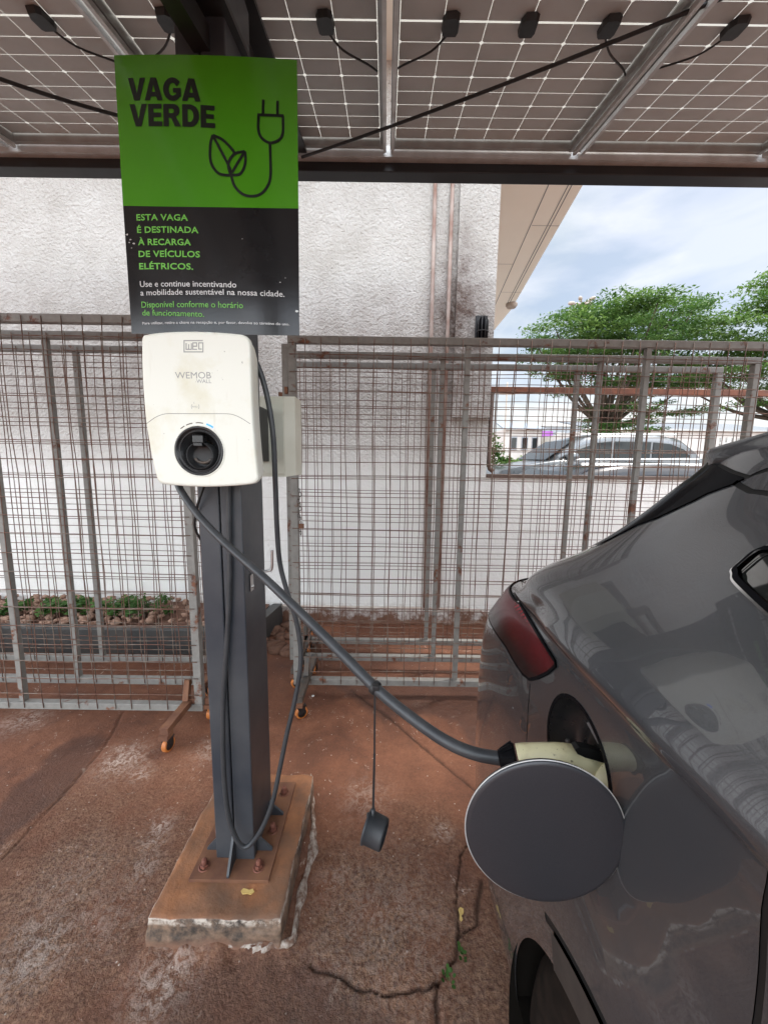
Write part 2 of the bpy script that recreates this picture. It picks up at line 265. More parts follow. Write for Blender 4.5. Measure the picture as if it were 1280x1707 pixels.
# ---------------------------------------------------------------- mesh helpers
class MB:
    def __init__(s): s.v=[]; s.f=[]; s.sm=[]
    def add(s,vs,fs,smooth=False):
        b=len(s.v); s.v+= [Vector(v) for v in vs]; s.f+=[tuple(b+i for i in f) for f in fs]; s.sm+=[smooth]*len(fs); return s
    def box(s,x0,x1,y0,y1,z0,z1,bev=0):
        if bev:
            bm=bmesh.new(); bmesh.ops.create_cube(bm,size=1)
            for v in bm.verts: v.co=Vector(((x0+x1)/2+v.co.x*(x1-x0),(y0+y1)/2+v.co.y*(y1-y0),(z0+z1)/2+v.co.z*(z1-z0)))
            bmesh.ops.bevel(bm,geom=bm.edges[:],offset=bev,segments=2,affect='EDGES',profile=.5); s.frombm(bm); return s
        vs=[(x,y,z) for x in(x0,x1) for y in(y0,y1) for z in(z0,z1)]
        return s.add(vs,[(0,1,3,2),(4,6,7,5),(0,4,5,1),(2,3,7,6),(0,2,6,4),(1,5,7,3)])
    def frombm(s,bm,smooth=False):
        bm.verts.index_update(); s.add([v.co.copy() for v in bm.verts],[[v.index for v in f.verts] for f in bm.faces],smooth); bm.free(); return s
    def prism(s,pts,off,smooth=False):
        """closed polygon (world points) pushed by off"""
        n=len(pts); off=Vector(off); vs=[Vector(p) for p in pts]+[Vector(p)+off for p in pts]
        return s.add(vs,[tuple(range(n)),tuple(range(2*n-1,n-1,-1))]+[(i,i+n,(i+1)%n+n,(i+1)%n) for i in range(n)])
    def tube(s,pts,r,n=8,caps=True,up=None,closed=False):
        pts=[Vector(p) for p in pts]; m=len(pts); rs=r if hasattr(r,'__len__') else [r]*m
        vs=[];fs=[];u=None
        for i in range(m):
            if closed: t=(pts[(i+1)%m]-pts[i-1]).normalized()
            else: t=(pts[min(i+1,m-1)]-pts[max(i-1,0)]).normalized()
            if u is None: u=t.orthogonal().normalized() if up is None else (Vector(up)-t*t.dot(Vector(up))).normalized()
            else: u=(u-t*u.dot(t)).normalized()
            b=t.cross(u)
            for k in range(n):
                a=2*math.pi*k/n; vs.append(pts[i]+(u*math.cos(a)+b*math.sin(a))*rs[i])
        R=m if closed else m-1
        for i in range(R):
            j=(i+1)%m
            for k in range(n): fs.append((i*n+k,i*n+(k+1)%n,j*n+(k+1)%n,j*n+k))
        if caps and not closed: fs+=[tuple(range(n-1,-1,-1)),tuple((m-1)*n+k for k in range(n))]
        return s.add(vs,fs,True)
    def bar(s,a,b,w,h,up=(0,0,1)):
        a=Vector(a);b=Vector(b);t=(b-a).normalized();u=Vector(up);u=(u-t*u.dot(t)).normalized();x=t.cross(u)
        vs=[p+x*sx*w/2+u*su*h/2 for p in(a,b) for sx in(-1,1) for su in(-1,1)]
        return s.add(vs,[(0,1,3,2),(4,6,7,5),(0,4,5,1),(2,3,7,6),(0,2,6,4),(1,5,7,3)])
    def lathe(s,c,axis,prof,n=32,smooth=True):
        """prof: list of (distance along axis, radius)"""
        c=Vector(c);ax=Vector(axis).normalized();u=ax.orthogonal().normalized();b=ax.cross(u);vs=[];fs=[]
        for d,r in prof:
            for k in range(n):
                a=2*math.pi*k/n; vs.append(c+ax*d+(u*math.cos(a)+b*math.sin(a))*r)
        m=len(prof)
        for i in range(m-1):
            for k in range(n): fs.append((i*n+k,i*n+(k+1)%n,(i+1)*n+(k+1)%n,(i+1)*n+k))
        return s.add(vs,fs,smooth)
    def ribbon(s,pts,w,nrm,closed=False,ztop=None):
        pts=[Vector(p) for p in pts];m=len(pts);vs=[];nrm=Vector(nrm).normalized()
        for i in range(m):
            if closed: d0=(pts[i]-pts[i-1]).normalized(); d1=(pts[(i+1)%m]-pts[i]).normalized()
            else:
                d1=(pts[min(i+1,m-1)]-pts[min(i,m-2)]).normalized(); d0=(pts[max(i,1)]-pts[max(i,1)-1]).normalized()
            a=nrm.cross(d0);b=nrm.cross(d1);mt=(a+b).normalized();k=1/max(.35,mt.dot(a)); ww=w[i] if hasattr(w,'__len__') else w
            vs+=[pts[i]+mt*ww/2*k,pts[i]-mt*ww/2*k]
        R=m if closed else m-1
        return s.add(vs,[(2*i,2*i+1,2*((i+1)%m)+1,2*((i+1)%m)) for i in range(R)])
    def build(s,name,mat,parent=None,origin=None,normals=False):
        if parent is None and origin is None: origin=Vector((0,0,0))
        o3=Vector(origin) if parent is None else worldloc(parent)
        me=bpy.data.meshes.new(name); me.from_pydata([v-o3 for v in s.v],[],s.f)
        mats=mat if isinstance(mat,list) else [mat]
        for m in mats: me.materials.append(M[m] if isinstance(m,str) else m)
        me.polygons.foreach_set('use_smooth',s.sm); me.validate(); me.update()
        o=bpy.data.objects.new(name,me); COL.objects.link(o)
        if parent: o.parent=parent
        else: o.location=o3
        return o
def worldloc(o):
    p=Vector((0,0,0))
    while o is not None: p+=o.location; o=o.parent
    return p
def recalc(o):
    bm=bmesh.new(); bm.from_mesh(o.data); bmesh.ops.recalc_face_normals(bm,faces=bm.faces[:]); bm.to_mesh(o.data); bm.free()
def tag(o,label=None,cat=None,group=None,kind=None):
    if label: o['label']=label
    if cat: o['category']=cat
    if group: o['group']=group
    if kind: o['kind']=kind
    return o
def thing(name,label,cat,loc=(0,0,0),group=None):
    o=bpy.data.objects.new(name,None); COL.objects.link(o); o.location=loc; o.empty_display_size=.1; return tag(o,label,cat,group)
def copy_tree(o,parent=None):
    c=o.copy(); COL.objects.link(c)
    if parent: c.parent=parent
    for ch in [x for x in SC.objects if x.parent==o]: copy_tree(ch,c)
    return c
def smoothpath(pts,k=6):
    P=[Vector(p) for p in pts]; P=[P[0]*2-P[1]]+P+[P[-1]*2-P[-2]]; out=[]
    for i in range(1,len(P)-2):
        for j in range(k):
            t=j/k; a,b,c,d=P[i-1:i+3]
            out.append(.5*((2*b)+(c-a)*t+(2*a-5*b+4*c-d)*t*t+(3*b-a-3*c+d)*t**3))
    out.append(P[-2]); return out
def textmesh(txt,p0,p1,cap,nrm,bold=0.0,spacing=1.0,shear=0,depth=0):
    """flat lettering: baseline from p0 to p1 (outer ends of the ink), capital height cap"""
    def geo(s_):
        c=bpy.data.curves.new('t','FONT'); c.body=s_; c.offset=bold; c.space_character=spacing; c.shear=shear; c.fill_mode='BOTH'; c.resolution_u=3
        o=bpy.data.objects.new('t',c); COL.objects.link(o); dg=bpy.context.evaluated_depsgraph_get(); me=bpy.data.meshes.new_from_object(o.evaluated_get(dg))
        v=[x.co.copy() for x in me.vertices]; f=[list(p.vertices) for p in me.polygons]; bpy.data.objects.remove(o); bpy.data.curves.remove(c); bpy.data.meshes.remove(me); return v,f
    hv,_=geo('H'); ch=max(v.y for v in hv)-min(v.y for v in hv); b0=min(v.y for v in hv)
    v,f=geo(txt); x0=min(a.x for a in v);x1=max(a.x for a in v)
    p0=Vector(p0);p1=Vector(p1);ex=(p1-p0);L=ex.length;ex.normalize();up=Vector(nrm).cross(ex).normalized()
    return [p0+ex*((a.x-x0)/(x1-x0)*L)+up*((a.y-b0)/ch*cap) for a in v],f
NY=(0,-1,0)
# ================================================================ THE SETTING
from mathutils import noise as mn
def G(px,py): p=at(px,py,Z=0); return (p.x,p.y)
def build_ground():
    xs=[-200,-60,-20,-8,-5]+list(np.arange(-3.6,-2.0,.02))+list(np.arange(-2.0,1.1,.007))+list(np.arange(1.1,2.4,.03))+[3,4,6,9,15,30,80,200]
    ys=[-200,-60,-20,-8,-3,-1,0,.4]; y=.72
    while y<3.36: ys.append(y); y+=.006*y
    ys+=[3.45,3.6,4.5,6.2,6.3,6.5,8,12,20,40,80,200,600]
    xs=np.array(xs,float); ys=np.array(ys,float); X,Y=np.meshgrid(xs,ys); nx=len(xs)
    Z=np.zeros_like(X); crack=np.zeros_like(X); worn=np.zeros_like(X); damp_shade=np.zeros_like(X)
    near=(Y>.6)&(Y<3.6)&(X>-4)&(X<2.8)
    N1=np.zeros_like(X);N2=np.zeros_like(X);JX=np.zeros_like(X);JY=np.zeros_like(X)
    for i,j in np.argwhere(near):
        x,y=X[i,j],Y[i,j]
        N1[i,j]=mn.noise((x*2,y*2,3.1)); N2[i,j]=mn.noise((x*19,y*19,7.3)); JX[i,j]=mn.noise((x*26,y*26,1.3))*.010+mn.noise((x*7,y*7,5.3))*.012; JY[i,j]=mn.noise((x*26,y*26,9.3))*.010+mn.noise((x*7,y*7,2.3))*.012
    def dist(pl,jx=1.0):
        d=np.full(X.shape,9.)
        for (ax,ay),(bx,by) in zip(pl[:-1],pl[1:]):
            vx,vy=bx-ax,by-ay; L=vx*vx+vy*vy; px,py=X+JX*jx-ax,Y+JY*jx-ay; t=np.clip((px*vx+py*vy)/L,0,1); d=np.minimum(d,np.hypot(px-t*vx,py-t*vy))
        return d
    def inside(pl,soft=.02):
        ins=np.zeros(X.shape,bool); n=len(pl); XX=X+JX*.8; YY=Y+JY*.8
        for k in range(n):
            (ax,ay),(bx,by)=pl[k],pl[(k+1)%n]
            c=((ay>YY)!=(by>YY))&(XX<(bx-ax)*(YY-ay)/((by-ay) if by!=ay else 1e-9)+ax); ins^=c
        d=dist(pl+[pl[0]]); return np.where(ins,np.clip(.5+d/soft,0,1),np.clip(.5-d/soft,0,1))
    cr=[([(515,1612),(545,1625),(590,1648),(640,1656),(690,1650),(728,1642)],.0035,.8),([(728,1642),(760,1600),(766,1550),(760,1500),(757,1470),(765,1430),(783,1400)],.0035,.8),
        ([(728,1642),(725,1707),(724,1760)],.0045,.8),([(802,1470),(796,1540),(765,1562)],.006,.7),([(795,1372),(785,1400)],.01,.7),
        ([(585,1150),(640,1190),(700,1240),(760,1290),(802,1325)],.006,.75),([(208,1182),(175,1245),(110,1320),(40,1395),(-60,1500)],.004,.5)]
    for pl,wd,st in cr:
        q=[G(*p) for p in pl]; d=dist(q,.35 if st<.8 else 1.0); wv=wd*(.55+.9*np.clip(N2+.5,0,1)); k=np.clip(1.5-d/wv,0,1)
        crack=np.maximum(crack,k*st); Z-=.012*k*st
    q=[G(*p) for p in cr[0][0]+cr[1][0][1:3]]; 
    # the slab behind the crack stands a little higher
    slab=inside([G(*p) for p in [(330,1500),(500,1600),(545,1625),(590,1648),(640,1656),(690,1650),(728,1642),(760,1600),(766,1550),(760,1500),(757,1470),(783,1400),(600,1330)]],.10); Z+=.010*slab
    for (px,py,r,a) in [(620,1560,.30,1.0),(760,1640,.30,.8),(70,1530,.50,.9),(300,1640,.35,.5),(40,1440,.3,.6),(180,1340,.25,.45),(700,1420,.22,.55),(560,1690,.3,.8),(820,1690,.25,.7)]:
        gx,gy=G(px,py); worn=np.maximum(worn,a*np.exp(-((X-gx)**2+(Y-gy)**2)/r**2))
    pale=np.zeros_like(X)
    for (px,py,r,a) in [(205,1268,.10,1),(235,1290,.05,.8),(268,1378,.045,1),(255,1400,.05,.8),(240,1445,.05,.8),(738,1388,.04,1),(60,1590,.10,1),(50,1560,.07,.7),(275,1640,.085,1),(600,1520,.2,.35),(640,1560,.25,.45),(40,1200,.12,.6),(700,1175,.05,.6),(610,1330,.1,.4),(120,1480,.15,.4),(180,1530,.12,.4),(350,1250,.08,.6),(560,1470,.06,.5)]:
        gx,gy=G(px,py); pale=np.maximum(pale,a*np.exp(-((X-gx)**2+(Y-gy)**2)/r**2))
    dm=inside([G(*p) for p in [(-150,1500),(-20,1430),(20,1395),(70,1355),(115,1318),(150,1270),(178,1232),(160,1225),(120,1232),(85,1252),(62,1285),(35,1305),(20,1318),(0,1345),(-150,1380)]],.035)
    d2=inside([G(*p) for p in [(545,1138),(590,1165),(640,1205),(660,1195),(720,1192),(760,1205),(800,1262),(860,1300),(860,1150),(700,1138)]],.05)
    d4=.75*inside([G(*p) for p in [(250,1790),(262,1690),(285,1652),(330,1618),(400,1598),(460,1594),(505,1606),(560,1640),(620,1668),(660,1690),(680,1790)]],.06); d3=np.clip(1-np.abs(Y-2.62)/.5,0,1)*np.clip((X+1.2)/.8,0,1)*(.45+.6*N1)  # viewer's soft shadow painted into the ground colour; d3 darkens the fence strip
    damp_shade=np.clip(np.maximum(np.maximum(dm,d4),np.maximum(d2,d3)),0,1)  # damp patches, painted shadow and dark strip share one mask
    dpl=np.maximum(np.maximum(-.71-X,X+.29),np.maximum(.955-Y,Y-1.51)); Z+=.024*np.exp(-np.clip(dpl,0,9)/.026)*(1+1.1*N2)*near; Z+=near*(.004*N1+.0018*N2)
    Z[Y>6.25]=.55; Z[(Y>3.4)&(Y<6.25)]=0; Z[Y>300]=-6.
    V=np.stack([X,Y,Z],-1).reshape(-1,3); R,Cn=X.shape; idx=np.arange(R*Cn).reshape(R,Cn)
    Fc=np.stack([idx[:-1,:-1],idx[:-1,1:],idx[1:,1:],idx[1:,:-1]],-1).reshape(-1,4)
    me=bpy.data.meshes.new('ground'); me.from_pydata(V.tolist(),[],Fc.tolist()); me.materials.append(M['ground'])
    for nm,a in (('crack',crack),('worn',worn),('damp_shade',damp_shade),('pale',pale)):
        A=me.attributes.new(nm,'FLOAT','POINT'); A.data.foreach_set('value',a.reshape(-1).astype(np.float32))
    me.polygons.foreach_set('use_smooth',[True]*len(me.polygons))
    o=bpy.data.objects.new('ground',me); COL.objects.link(o); tag(o,kind='structure')
build_ground()
b=MB(); b.box(-60,90,6.35,13,.40,.556); o=b.build('road','road'); tag(o,kind='structure')
b=MB()
for k in range(26):
    pass
def hills():
    vs=[];fs=[];n=60
    for i in range(n+1):
        a=math.radians(-70+140*i/n); h=14+9*math.sin(i*.7)+6*math.sin(i*1.9+1)+4*math.sin(i*.31)
        for r,z in ((330,-8),(420,h),(560,-8)): vs.append((r*math.sin(a),r*math.cos(a),z))
    for i in range(n):
        for k in range(2): fs.append((i*3+k,(i+1)*3+k,(i+1)*3+k+1,i*3+k+1))
    o=MB().add(vs,fs,True).build('hills','hill'); tag(o,kind='structure')
hills()
# ---- building with the stucco wall
bw=thing('building','white stucco building with brown mould stains, rusty wall pipes and a projecting eave','building',(.9,3.32,0))
YW=3.32
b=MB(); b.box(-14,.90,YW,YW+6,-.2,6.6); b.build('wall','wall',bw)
b=MB(); b.box(.575,.897,YW-.035,YW-.002,1.9,6.5); b.build('pilaster','wall',bw)
e=MB(); z=4.6
e.prism([(-14,YW-.6,z),(.88,YW-.6,z),(2.0,3.0,z),(2.50,7.95,z),(2.50,9.5,z),(.9,9.5,z)],(0,0,.16)); r=e.build('eave','soffit',bw); recalc(r)
g=MB()
for d in (.12,.16,.38): g.ribbon([(2.0-d,3.1,z-.003),(2.50-d,7.8,z-.003)],.012,(0,0,-1))
g.build('board_joint','fascia',bw)
for k in range(9):
    g=MB(); y=3.4+k*.95; xo=2.0+.5*(y-3)/4.95; g.ribbon([(xo-.36-(0.6 if k%2 else 0),y,z-.003),(xo-(.0 if k%2==0 else .38),y,z-.003)],.008,(0,0,-1)); g.build('board_joint','fascia',bw)
b=MB(); b.lathe((2.42,7.7,z-.001),(0,0,-1),[(0,.11),(.03,.11),(.07,.08),(.085,0)],20); b.build('soffit_lamp','lampgl',bw)
for x,zt,mt in ((.385,6.3,'rustpipe'),(.513,6.3,'rustpipe')):
    b=MB(); b.tube([(x-.02 if x<.4 else x,YW-.018,zt),(x,YW-.018,.16)],.016,10); b.build('pipe',mt,bw)
b=MB(); b.tube(smoothpath([(-.95,YW-.02,.175),(-.2,YW-.02,.17),(.4,YW-.02,.172),(.9,YW-.02,.16)]),.014,8); b.build('pipe','whitepipe',bw)
# low wall with the railing on it
lw=thing('low_wall','low white wall to the right of the building, topped by a brown metal edge','wall',(2.5,3.38,0))
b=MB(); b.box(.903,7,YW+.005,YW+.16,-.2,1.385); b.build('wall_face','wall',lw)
b=MB(); b.tube(smoothpath([(.90,YW-.03,.155),(1.0,YW-.03,.09),(1.15,YW-.03,.10),(1.6,YW-.03,.13),(4,YW-.03,.15)]),.011,8); b.build('pipe','rustpipe',lw)
rl=thing('window_railing','rusty brown metal frame with a horizontal bar, set on the low white wall','railing',(2.5,3.36,1.4))
b=MB(); b.box(.9,7,YW-.012,YW+.05,1.386,1.416,.004); b.build('bottom_rail','brownrail',rl)
b=MB(); b.box(.9,7,YW+.0,YW+.04,2.118,2.168,.004); b.build('cross_bar','rustbar',rl)
b=MB(); b.tube([(.925,YW+.02,2.12),(.925,YW+.02,1.50),(.935,YW+.018,1.46),(.965,YW+.015,1.44)],.02,8); b.build('side_bar','brownrail',rl)
wlp=thing('wall_lamp','black caged bulkhead lamp on the brown-stained wall corner','wall lamp',(.785,YW-.04,2.6))
b=MB(); b.box(.735,.835,YW-.065,YW-.038,2.50,2.72,.006); b.build('back_plate','black_steel',wlp)
b=MB(); b.lathe((.785,YW-.09,2.51),(0,0,1),[(0,.0),(0,.042),(.13,.042),(.165,.036),(.185,.02),(.19,0)],20); b.build('globe','trim',wlp)
b=MB()
for a in (-.9,-.3,.3,.9):
    sx,cy=math.sin(a)*.05,-math.cos(a)*.05; b.tube([(.785+sx,YW-.09+cy,2.50),(.785+sx,YW-.09+cy,2.66),(.785+sx*.5,YW-.09+cy*.5,2.70)],.004,6)
for zz in (2.505,2.58): b.tube([(.785+.05*math.sin(a),YW-.09-.05*math.cos(a),zz) for a in np.linspace(-1.6,1.6,12)],.004,6)
b.build('cage','black_steel',wlp)
# ---- planter at the foot of the wall
pl=thing('planter_bed','long black painted planter kerb filled with soil at the foot of the white wall','planter',(-2.5,2.9,0))
b=MB(); b.box(-7,-1.02,2.72,2.80,0,.20,.006); b.prism([(-1.02,2.72,0),(-.93,3.3,0),(-1.01,3.3,0),(-1.09,2.80,0)],(0,0,.197)); r=b.build('kerb','planter',pl)
b=MB(); vs=[];fs=[];nx=90;ny=9
for i in range(nx+1):
    for j in range(ny+1):
        x=-7+5.95*i/nx;y=2.79+.55*j/ny; vs.append((x,y,.165+.03*mn.noise((x*3,y*3,0))+.02*j/ny))
for i in range(nx):
    for j in range(ny): a=i*(ny+1)+j; fs.append((a,a+ny+1,a+ny+2,a+1))
b.add(vs,fs,True).build('soil','soil',pl)
def pebbles():
    b=MB(); 
    for k in range(520):
        x=-4.2+3.1*random.random(); y=2.82+.46*random.random()
        if x>-2.0 and random.random()<.6: continue
        r=.014+.022*random.random(); bm=bmesh.new(); bmesh.ops.create_icosphere(bm,subdivisions=1,radius=1)
        m=Matrix.Rotation(random.random()*6,3,'Z')@Matrix.Rotation(random.random()-.5,3,'X')
        for v in bm.verts: c=m@Vector((v.co.x*r*1.3,v.co.y*r,v.co.z*r*.6)); v.co=c*(1+.15*random.random())+Vector((x,y,.19+.02*random.random()+.10*(y-2.82)))
        b.frombm(bm,True)
    tag(b.build('gravel','pebble'),'heap of reddish pebbles in the planter bed','gravel',kind='stuff')
pebbles()
b=MB(); vs=[]; 
for k in range(60):
    x=-1.15+.85*random.random(); y=2.75+.5*random.random(); d=((x+.95)/.3)**2+((y-3.0)/.3)**2
    if d>1.3: continue
    r=.02+.05*random.random(); bm=bmesh.new(); bmesh.ops.create_icosphere(bm,subdivisions=2,radius=r)
    for v in bm.verts: v.co=Vector((v.co.x,v.co.y,v.co.z*.6))*(1+.5*mn.noise(v.co*30))+Vector((x+.12,y,.01))
    b.frombm(bm,True)
tag(b.build('soil_heap','soil'),'crumbled reddish soil spilled at the end of the black planter','soil',kind='stuff')
# ---- foliage helper
def leaves(b,c,n,rad,size,flat=1.0,elong=2.0,shell=.0):
    c=Vector(c)
    for _ in range(n):
        v=Vector(rng.normal(size=3)); v.normalize(); rr=(shell+(1-shell)*random.random())**.5; p=c+Vector((v.x*rad[0],v.y*rad[1],v.z*rad[2]))*rr
        a=Vector(rng.normal(size=3)); a.z*=.45; a.normalize(); nn=Vector((random.gauss(0,.5),random.gauss(0,.5),1)) if flat>.5 else Vector(rng.normal(size=3)); s_=a.cross(nn).normalized()
        L=size*(.6+.8*random.random()); W=L/elong
        b.add([p-a*L/2,p+s_*W/2,p+a*L/2,p-s_*W/2],[(0,1,2,3)])
PL=['low green plant tuft at the far left of the planter','small green plant in the pebbles behind the left fence member','leafy green plant in the middle of the planter bed','broad green plant with small leaves right of the middle in the planter','taller dark green plant nearest the fence caster post in the planter']
for lab,(px,py,w_,h_) in zip(PL,[(30,1012,.10,.12),(92,1018,.13,.11),(130,1020,.09,.10),(190,1022,.16,.11),(245,1015,.17,.16)]):
    p=at(px,py,Y=3.0); t=thing('plant',lab,'plant',(p.x,3.0,.18),'plants in the planter')
    b=MB(); 
    for k in range(9): leaves(b,(p.x+(random.random()-.5)*w_*1.7,3.0+(random.random()-.5)*.16,.22+random.random()*h_*.8),34,(w_*.36,.07,.045),.042,1,1.7)
    b.build('foliage','leafp',t)
    b=MB()
    for k in range(5): x=p.x+(random.random()-.5)*w_; b.tube([(p.x+(x-p.x)*.4,3.0,.17),(x,3.0,.2+h_*.7)],.003,5)
    b.build('stem','bark',t)
def sprig(px,py,n,lab):
    p=at(px,py,Z=0); t=thing('weed',lab,'weed',tuple(p),'weeds in the pavement crack'); b=MB()
    for k in range(n):
        a=random.random()*6.28; d=.004+.013*random.random(); z=.006+.016*random.random(); c=p+Vector((d*math.cos(a),d*math.sin(a)*1.3,z)); u=Vector((math.cos(a),math.sin(a),.5)).normalized(); s_=Vector((-math.sin(a),math.cos(a),0)); L=.009;W=.005
        b.add([c-u*L*.5,c+s_*W-u*L*.1,c+s_*W*.8+u*L*.4,c+u*L*.8,c-s_*W*.8+u*L*.4,c-s_*W-u*L*.1],[(0,1,2,3,4,5)])
    b.build('leaf','leafp',t)
    b=MB(); b.tube([p,p+Vector((.002,.002,.02))],.0012,5); b.tube([p,p+Vector((-.01,.006,.015))],.001,5); b.build('stem','leafp',t)
sprig(770,1594,12,'small green weed in the crack right of the raised slab'); sprig(748,1637,14,'green weed sprig at the junction of the pavement cracks')
def flat_blob(name,label,cat,px,py,pts,z,mat,thick=.002,grp=None):
    c=at(px,py,Z=z); P=[c+Vector((x,y,0)) for x,y in pts]; b=MB(); b.prism(P,(0,0,thick)); o=b.build(name,mat,None,tuple(c)); recalc(o); tag(o,label,cat,grp); return o
flat_blob('dry_leaf','yellow dry leaf lying on the pavement beside the car bumper','leaf',768,1525,[(-.008,-.014),(-.003,-.02),(.003,-.014),(.001,-.003),(.010,.004),(.012,.016),(.003,.021),(-.006,.014),(-.004,.0)],.004,'gold',.002)
flat_blob('dry_leaf','golden dry leaf lying on the rusty orange plinth top','leaf',413,1487,[(-.022,.001),(-.017,.009),(-.006,.007),(.004,.004),(.014,.008),(.022,0),(.014,-.008),(.002,-.006),(-.014,-.007)],.112,'gold',.003)
for (px,py,lab) in [(295,1161,'small white pebble beside the right fence caster foot')]:
    c=at(522,1160,Z=0.004); bm=bmesh.new(); bmesh.ops.create_icosphere(bm,subdivisions=2,radius=.008)
    for v in bm.verts: v.co=Vector((v.co.x*1.2,v.co.y,v.co.z*.7))+c
    o=MB().frombm(bm,True).build('pebble','bldw',None,tuple(c)); tag(o,'small white pebble lying near the dark caster foot of the right fence','pebble')
# ---- solar canopy
SL=math.tan(math.radians(11.9)); LOWY=2.10
def PZ(y): return 3.108-SL*(LOWY-y)         # panel plane height
TX=Vector((1,0,0)); TV=Vector((0,math.cos(math.atan(SL)),math.sin(math.atan(SL)))); TN=TX.cross(TV)  # up normal
MW,ML=.943,1.320; CW=.149; CH=.0795
def module():
    o3=Vector((0,0,0)); t=thing('solar_panel','x','solar panel',(0,0,0),'solar panels of the canopy roof')
    def p(x,v,h=0): return TX*x-TV*v+TN*h      # v measured downhill from the far edge
    b=MB(); fw=.022
    def fb(x0,x1,v0,v1,h0,h1):
        vs=[p(x,v,h) for x in(x0,x1) for v in(v0,v1) for h in(h0,h1)]; b.add(vs,[(0,1,3,2),(4,6,7,5),(0,4,5,1),(2,3,7,6),(0,2,6,4),(1,5,7,3)])
    g=.010
    fb(g,g+fw,0,ML,-.035,.004);fb(MW-g-fw,MW-g,0,ML,-.035,.004);fb(g+fw,MW-g-fw,0,fw,-.033,.004);fb(g+fw,MW-g-fw,ML-fw,ML,-.033,.004)
    b.build('frame','alu',t)
    b=MB(); b.add([p(g+fw,fw,.001),p(MW-g-fw,fw,.001),p(MW-g-fw,ML-fw,.001),p(g+fw,ML-fw,.001)],[(0,1,2,3)]); b.build('glass_sheet','pglass',t)
    b=MB(); c=.007; x0=g+fw+.003; gp=.0024; cw=(MW-2*g-2*fw-.006)/6
    for half in (0,1):
        for r in range(8):
            v0=fw+.006+half*(8*CH+.0055)+r*CH
            for k in range(6):
                a,bb=x0+k*cw+gp/2,x0+(k+1)*cw-gp/2; v1=v0+.0014; v2=v0+CH-.0014
                # chamfered on alternate long sides like half-cut cells
                if r%2==0: q=[(a,v1),(bb,v1),(bb,v2-c),(bb-c,v2),(a+c,v2),(a,v2-c)]
                else: q=[(a+c,v1),(bb-c,v1),(bb,v1+c),(bb,v2),(a,v2),(a,v1+c)]
                vs=[p(x,v,-.0025) for x,v in q]; b.add(vs,[tuple(range(len(q)))])
    b.build('cells','cell',t)
    for k,x in enumerate((.205,.465,.735)):
        v=8*CH+fw+.011; b=MB()
        q=[(-.028,-.030),(-.020,-.038),(.024,-.036),(.030,-.018),(.026,.030),(.012,.040),(-.020,.036),(-.030,.012)]
        b.add([p(x+a,v+c2,-.004) for a,c2 in q]+[p(x+a*.9,v+c2*.9,-.022) for a,c2 in q],[tuple(range(8,16))]+[(i,(i+1)%8,(i+1)%8+8,i+8) for i in range(8)]); o=b.build('junction_box','thinrubber',t); recalc(o)
        if k!=1:
            e=-.19 if k==0 else .17; L=[p(x,v-.03,-.012),p(x+e*.3,v-.08,-.03),p(x+e*.8,v-.15,-.025),p(x+e,v-.19,-.02)]
            o2=MB().tube(smoothpath(L,4),.0035,6).build('lead','thinrubber',o)
    return t
MP=module(); nm={}
rows=['front','middle','rear']; first=True
cols=[-3,-2,-1,0,1,2]
names={-3:'far left',-2:'left',-1:'centre left, above the sign,',0:'centre right',1:'right',2:'far right'}
for ri in range(2):
    for ci in cols:
        o=MP if first else copy_tree(MP); first=False
        y=LOWY-ri*(ML+.015)*TV.y; o.location=(ci*.950-.004,y,PZ(y))
        o['label']=f"{names[ci]} solar panel {['in the row along the black beam','in the overhead row nearer the viewer'][ri]}"
cs=thing('canopy_frame','black steel canopy frame with a cross beam and rafter holding up the solar panels','canopy frame',(0,2.16,0))
b=MB(); b.box(-6,6,2.151,2.23,3.004,3.073,.004); b.build('beam','beam',cs)
b=MB(); b.box(-6,6,2.112,2.149,3.045,3.095); b.build('purlin','alulight',cs)
def sl(x0,x1,y0,y1,h0,h1,b):
    vs=[(x,y,PZ(y)+h) for x in(x0,x1) for y in(y0,y1) for h in(h0,h1)]; b.add(vs,[(0,1,3,2),(4,6,7,5),(0,4,5,1),(2,3,7,6),(0,2,6,4),(1,5,7,3)])
b=MB(); sl(-.565,-.415,-.62,1.84,-.255,-.24,b); sl(-.50,-.48,-.62,1.84,-.24,-.06,b); sl(-.565,-.415,-.62,2.10,-.06,-.045,b); b.build('rafter','black_steel',cs)
b=MB(); P_=at(345,80,Y=1.16); Q_=at(262,-60,Y=.95); b.bar(P_,P_+(Q_-P_)*3.2,.045,.06); b.build('brace','black_steel',cs)
for xx in (-3.5,2.8):
    b=MB(); sl(xx,xx+.15,-.62,2.14,-.235,-.045,b); b.build('rafter','black_steel',cs)
for x in (-2.85,-1.9,-.952,-.002,.948,1.898,2.848):
    b=MB(); 
    for (a,c2,h0,h1) in ((-.026,-.012,-.060,-.040),(.012,.026,-.060,-.040)): sl(x+a,x+c2,-.62,2.09,h0,h1,b)
    b.build('rail','alulight',cs)
for k,(P0,P1,sag,lab) in enumerate([((at(503,262,Y=2.10)),at(1150,0,Y=1.35)-Vector((0,0,.03)),.012,'black cable strung diagonally under the solar panels from the beam to upper right'),((at(-40,117,Y=1.55)-Vector((0,0,.0))),at(240,203,Y=1.85),.01,'black cable slung under the left solar panels behind the green sign')]):
    d=P1-P0; pts=[P0+d*t+Vector((0,0,-4*sag*t*(1-t))) for t in np.linspace(-.02 if k else 0,1.25,24)]
    o=MB().tube(pts,.0062 if k==0 else .007,8).build('overhead_cable','thinrubber',None,tuple(P0)); tag(o,lab,'cable','cables under the canopy')
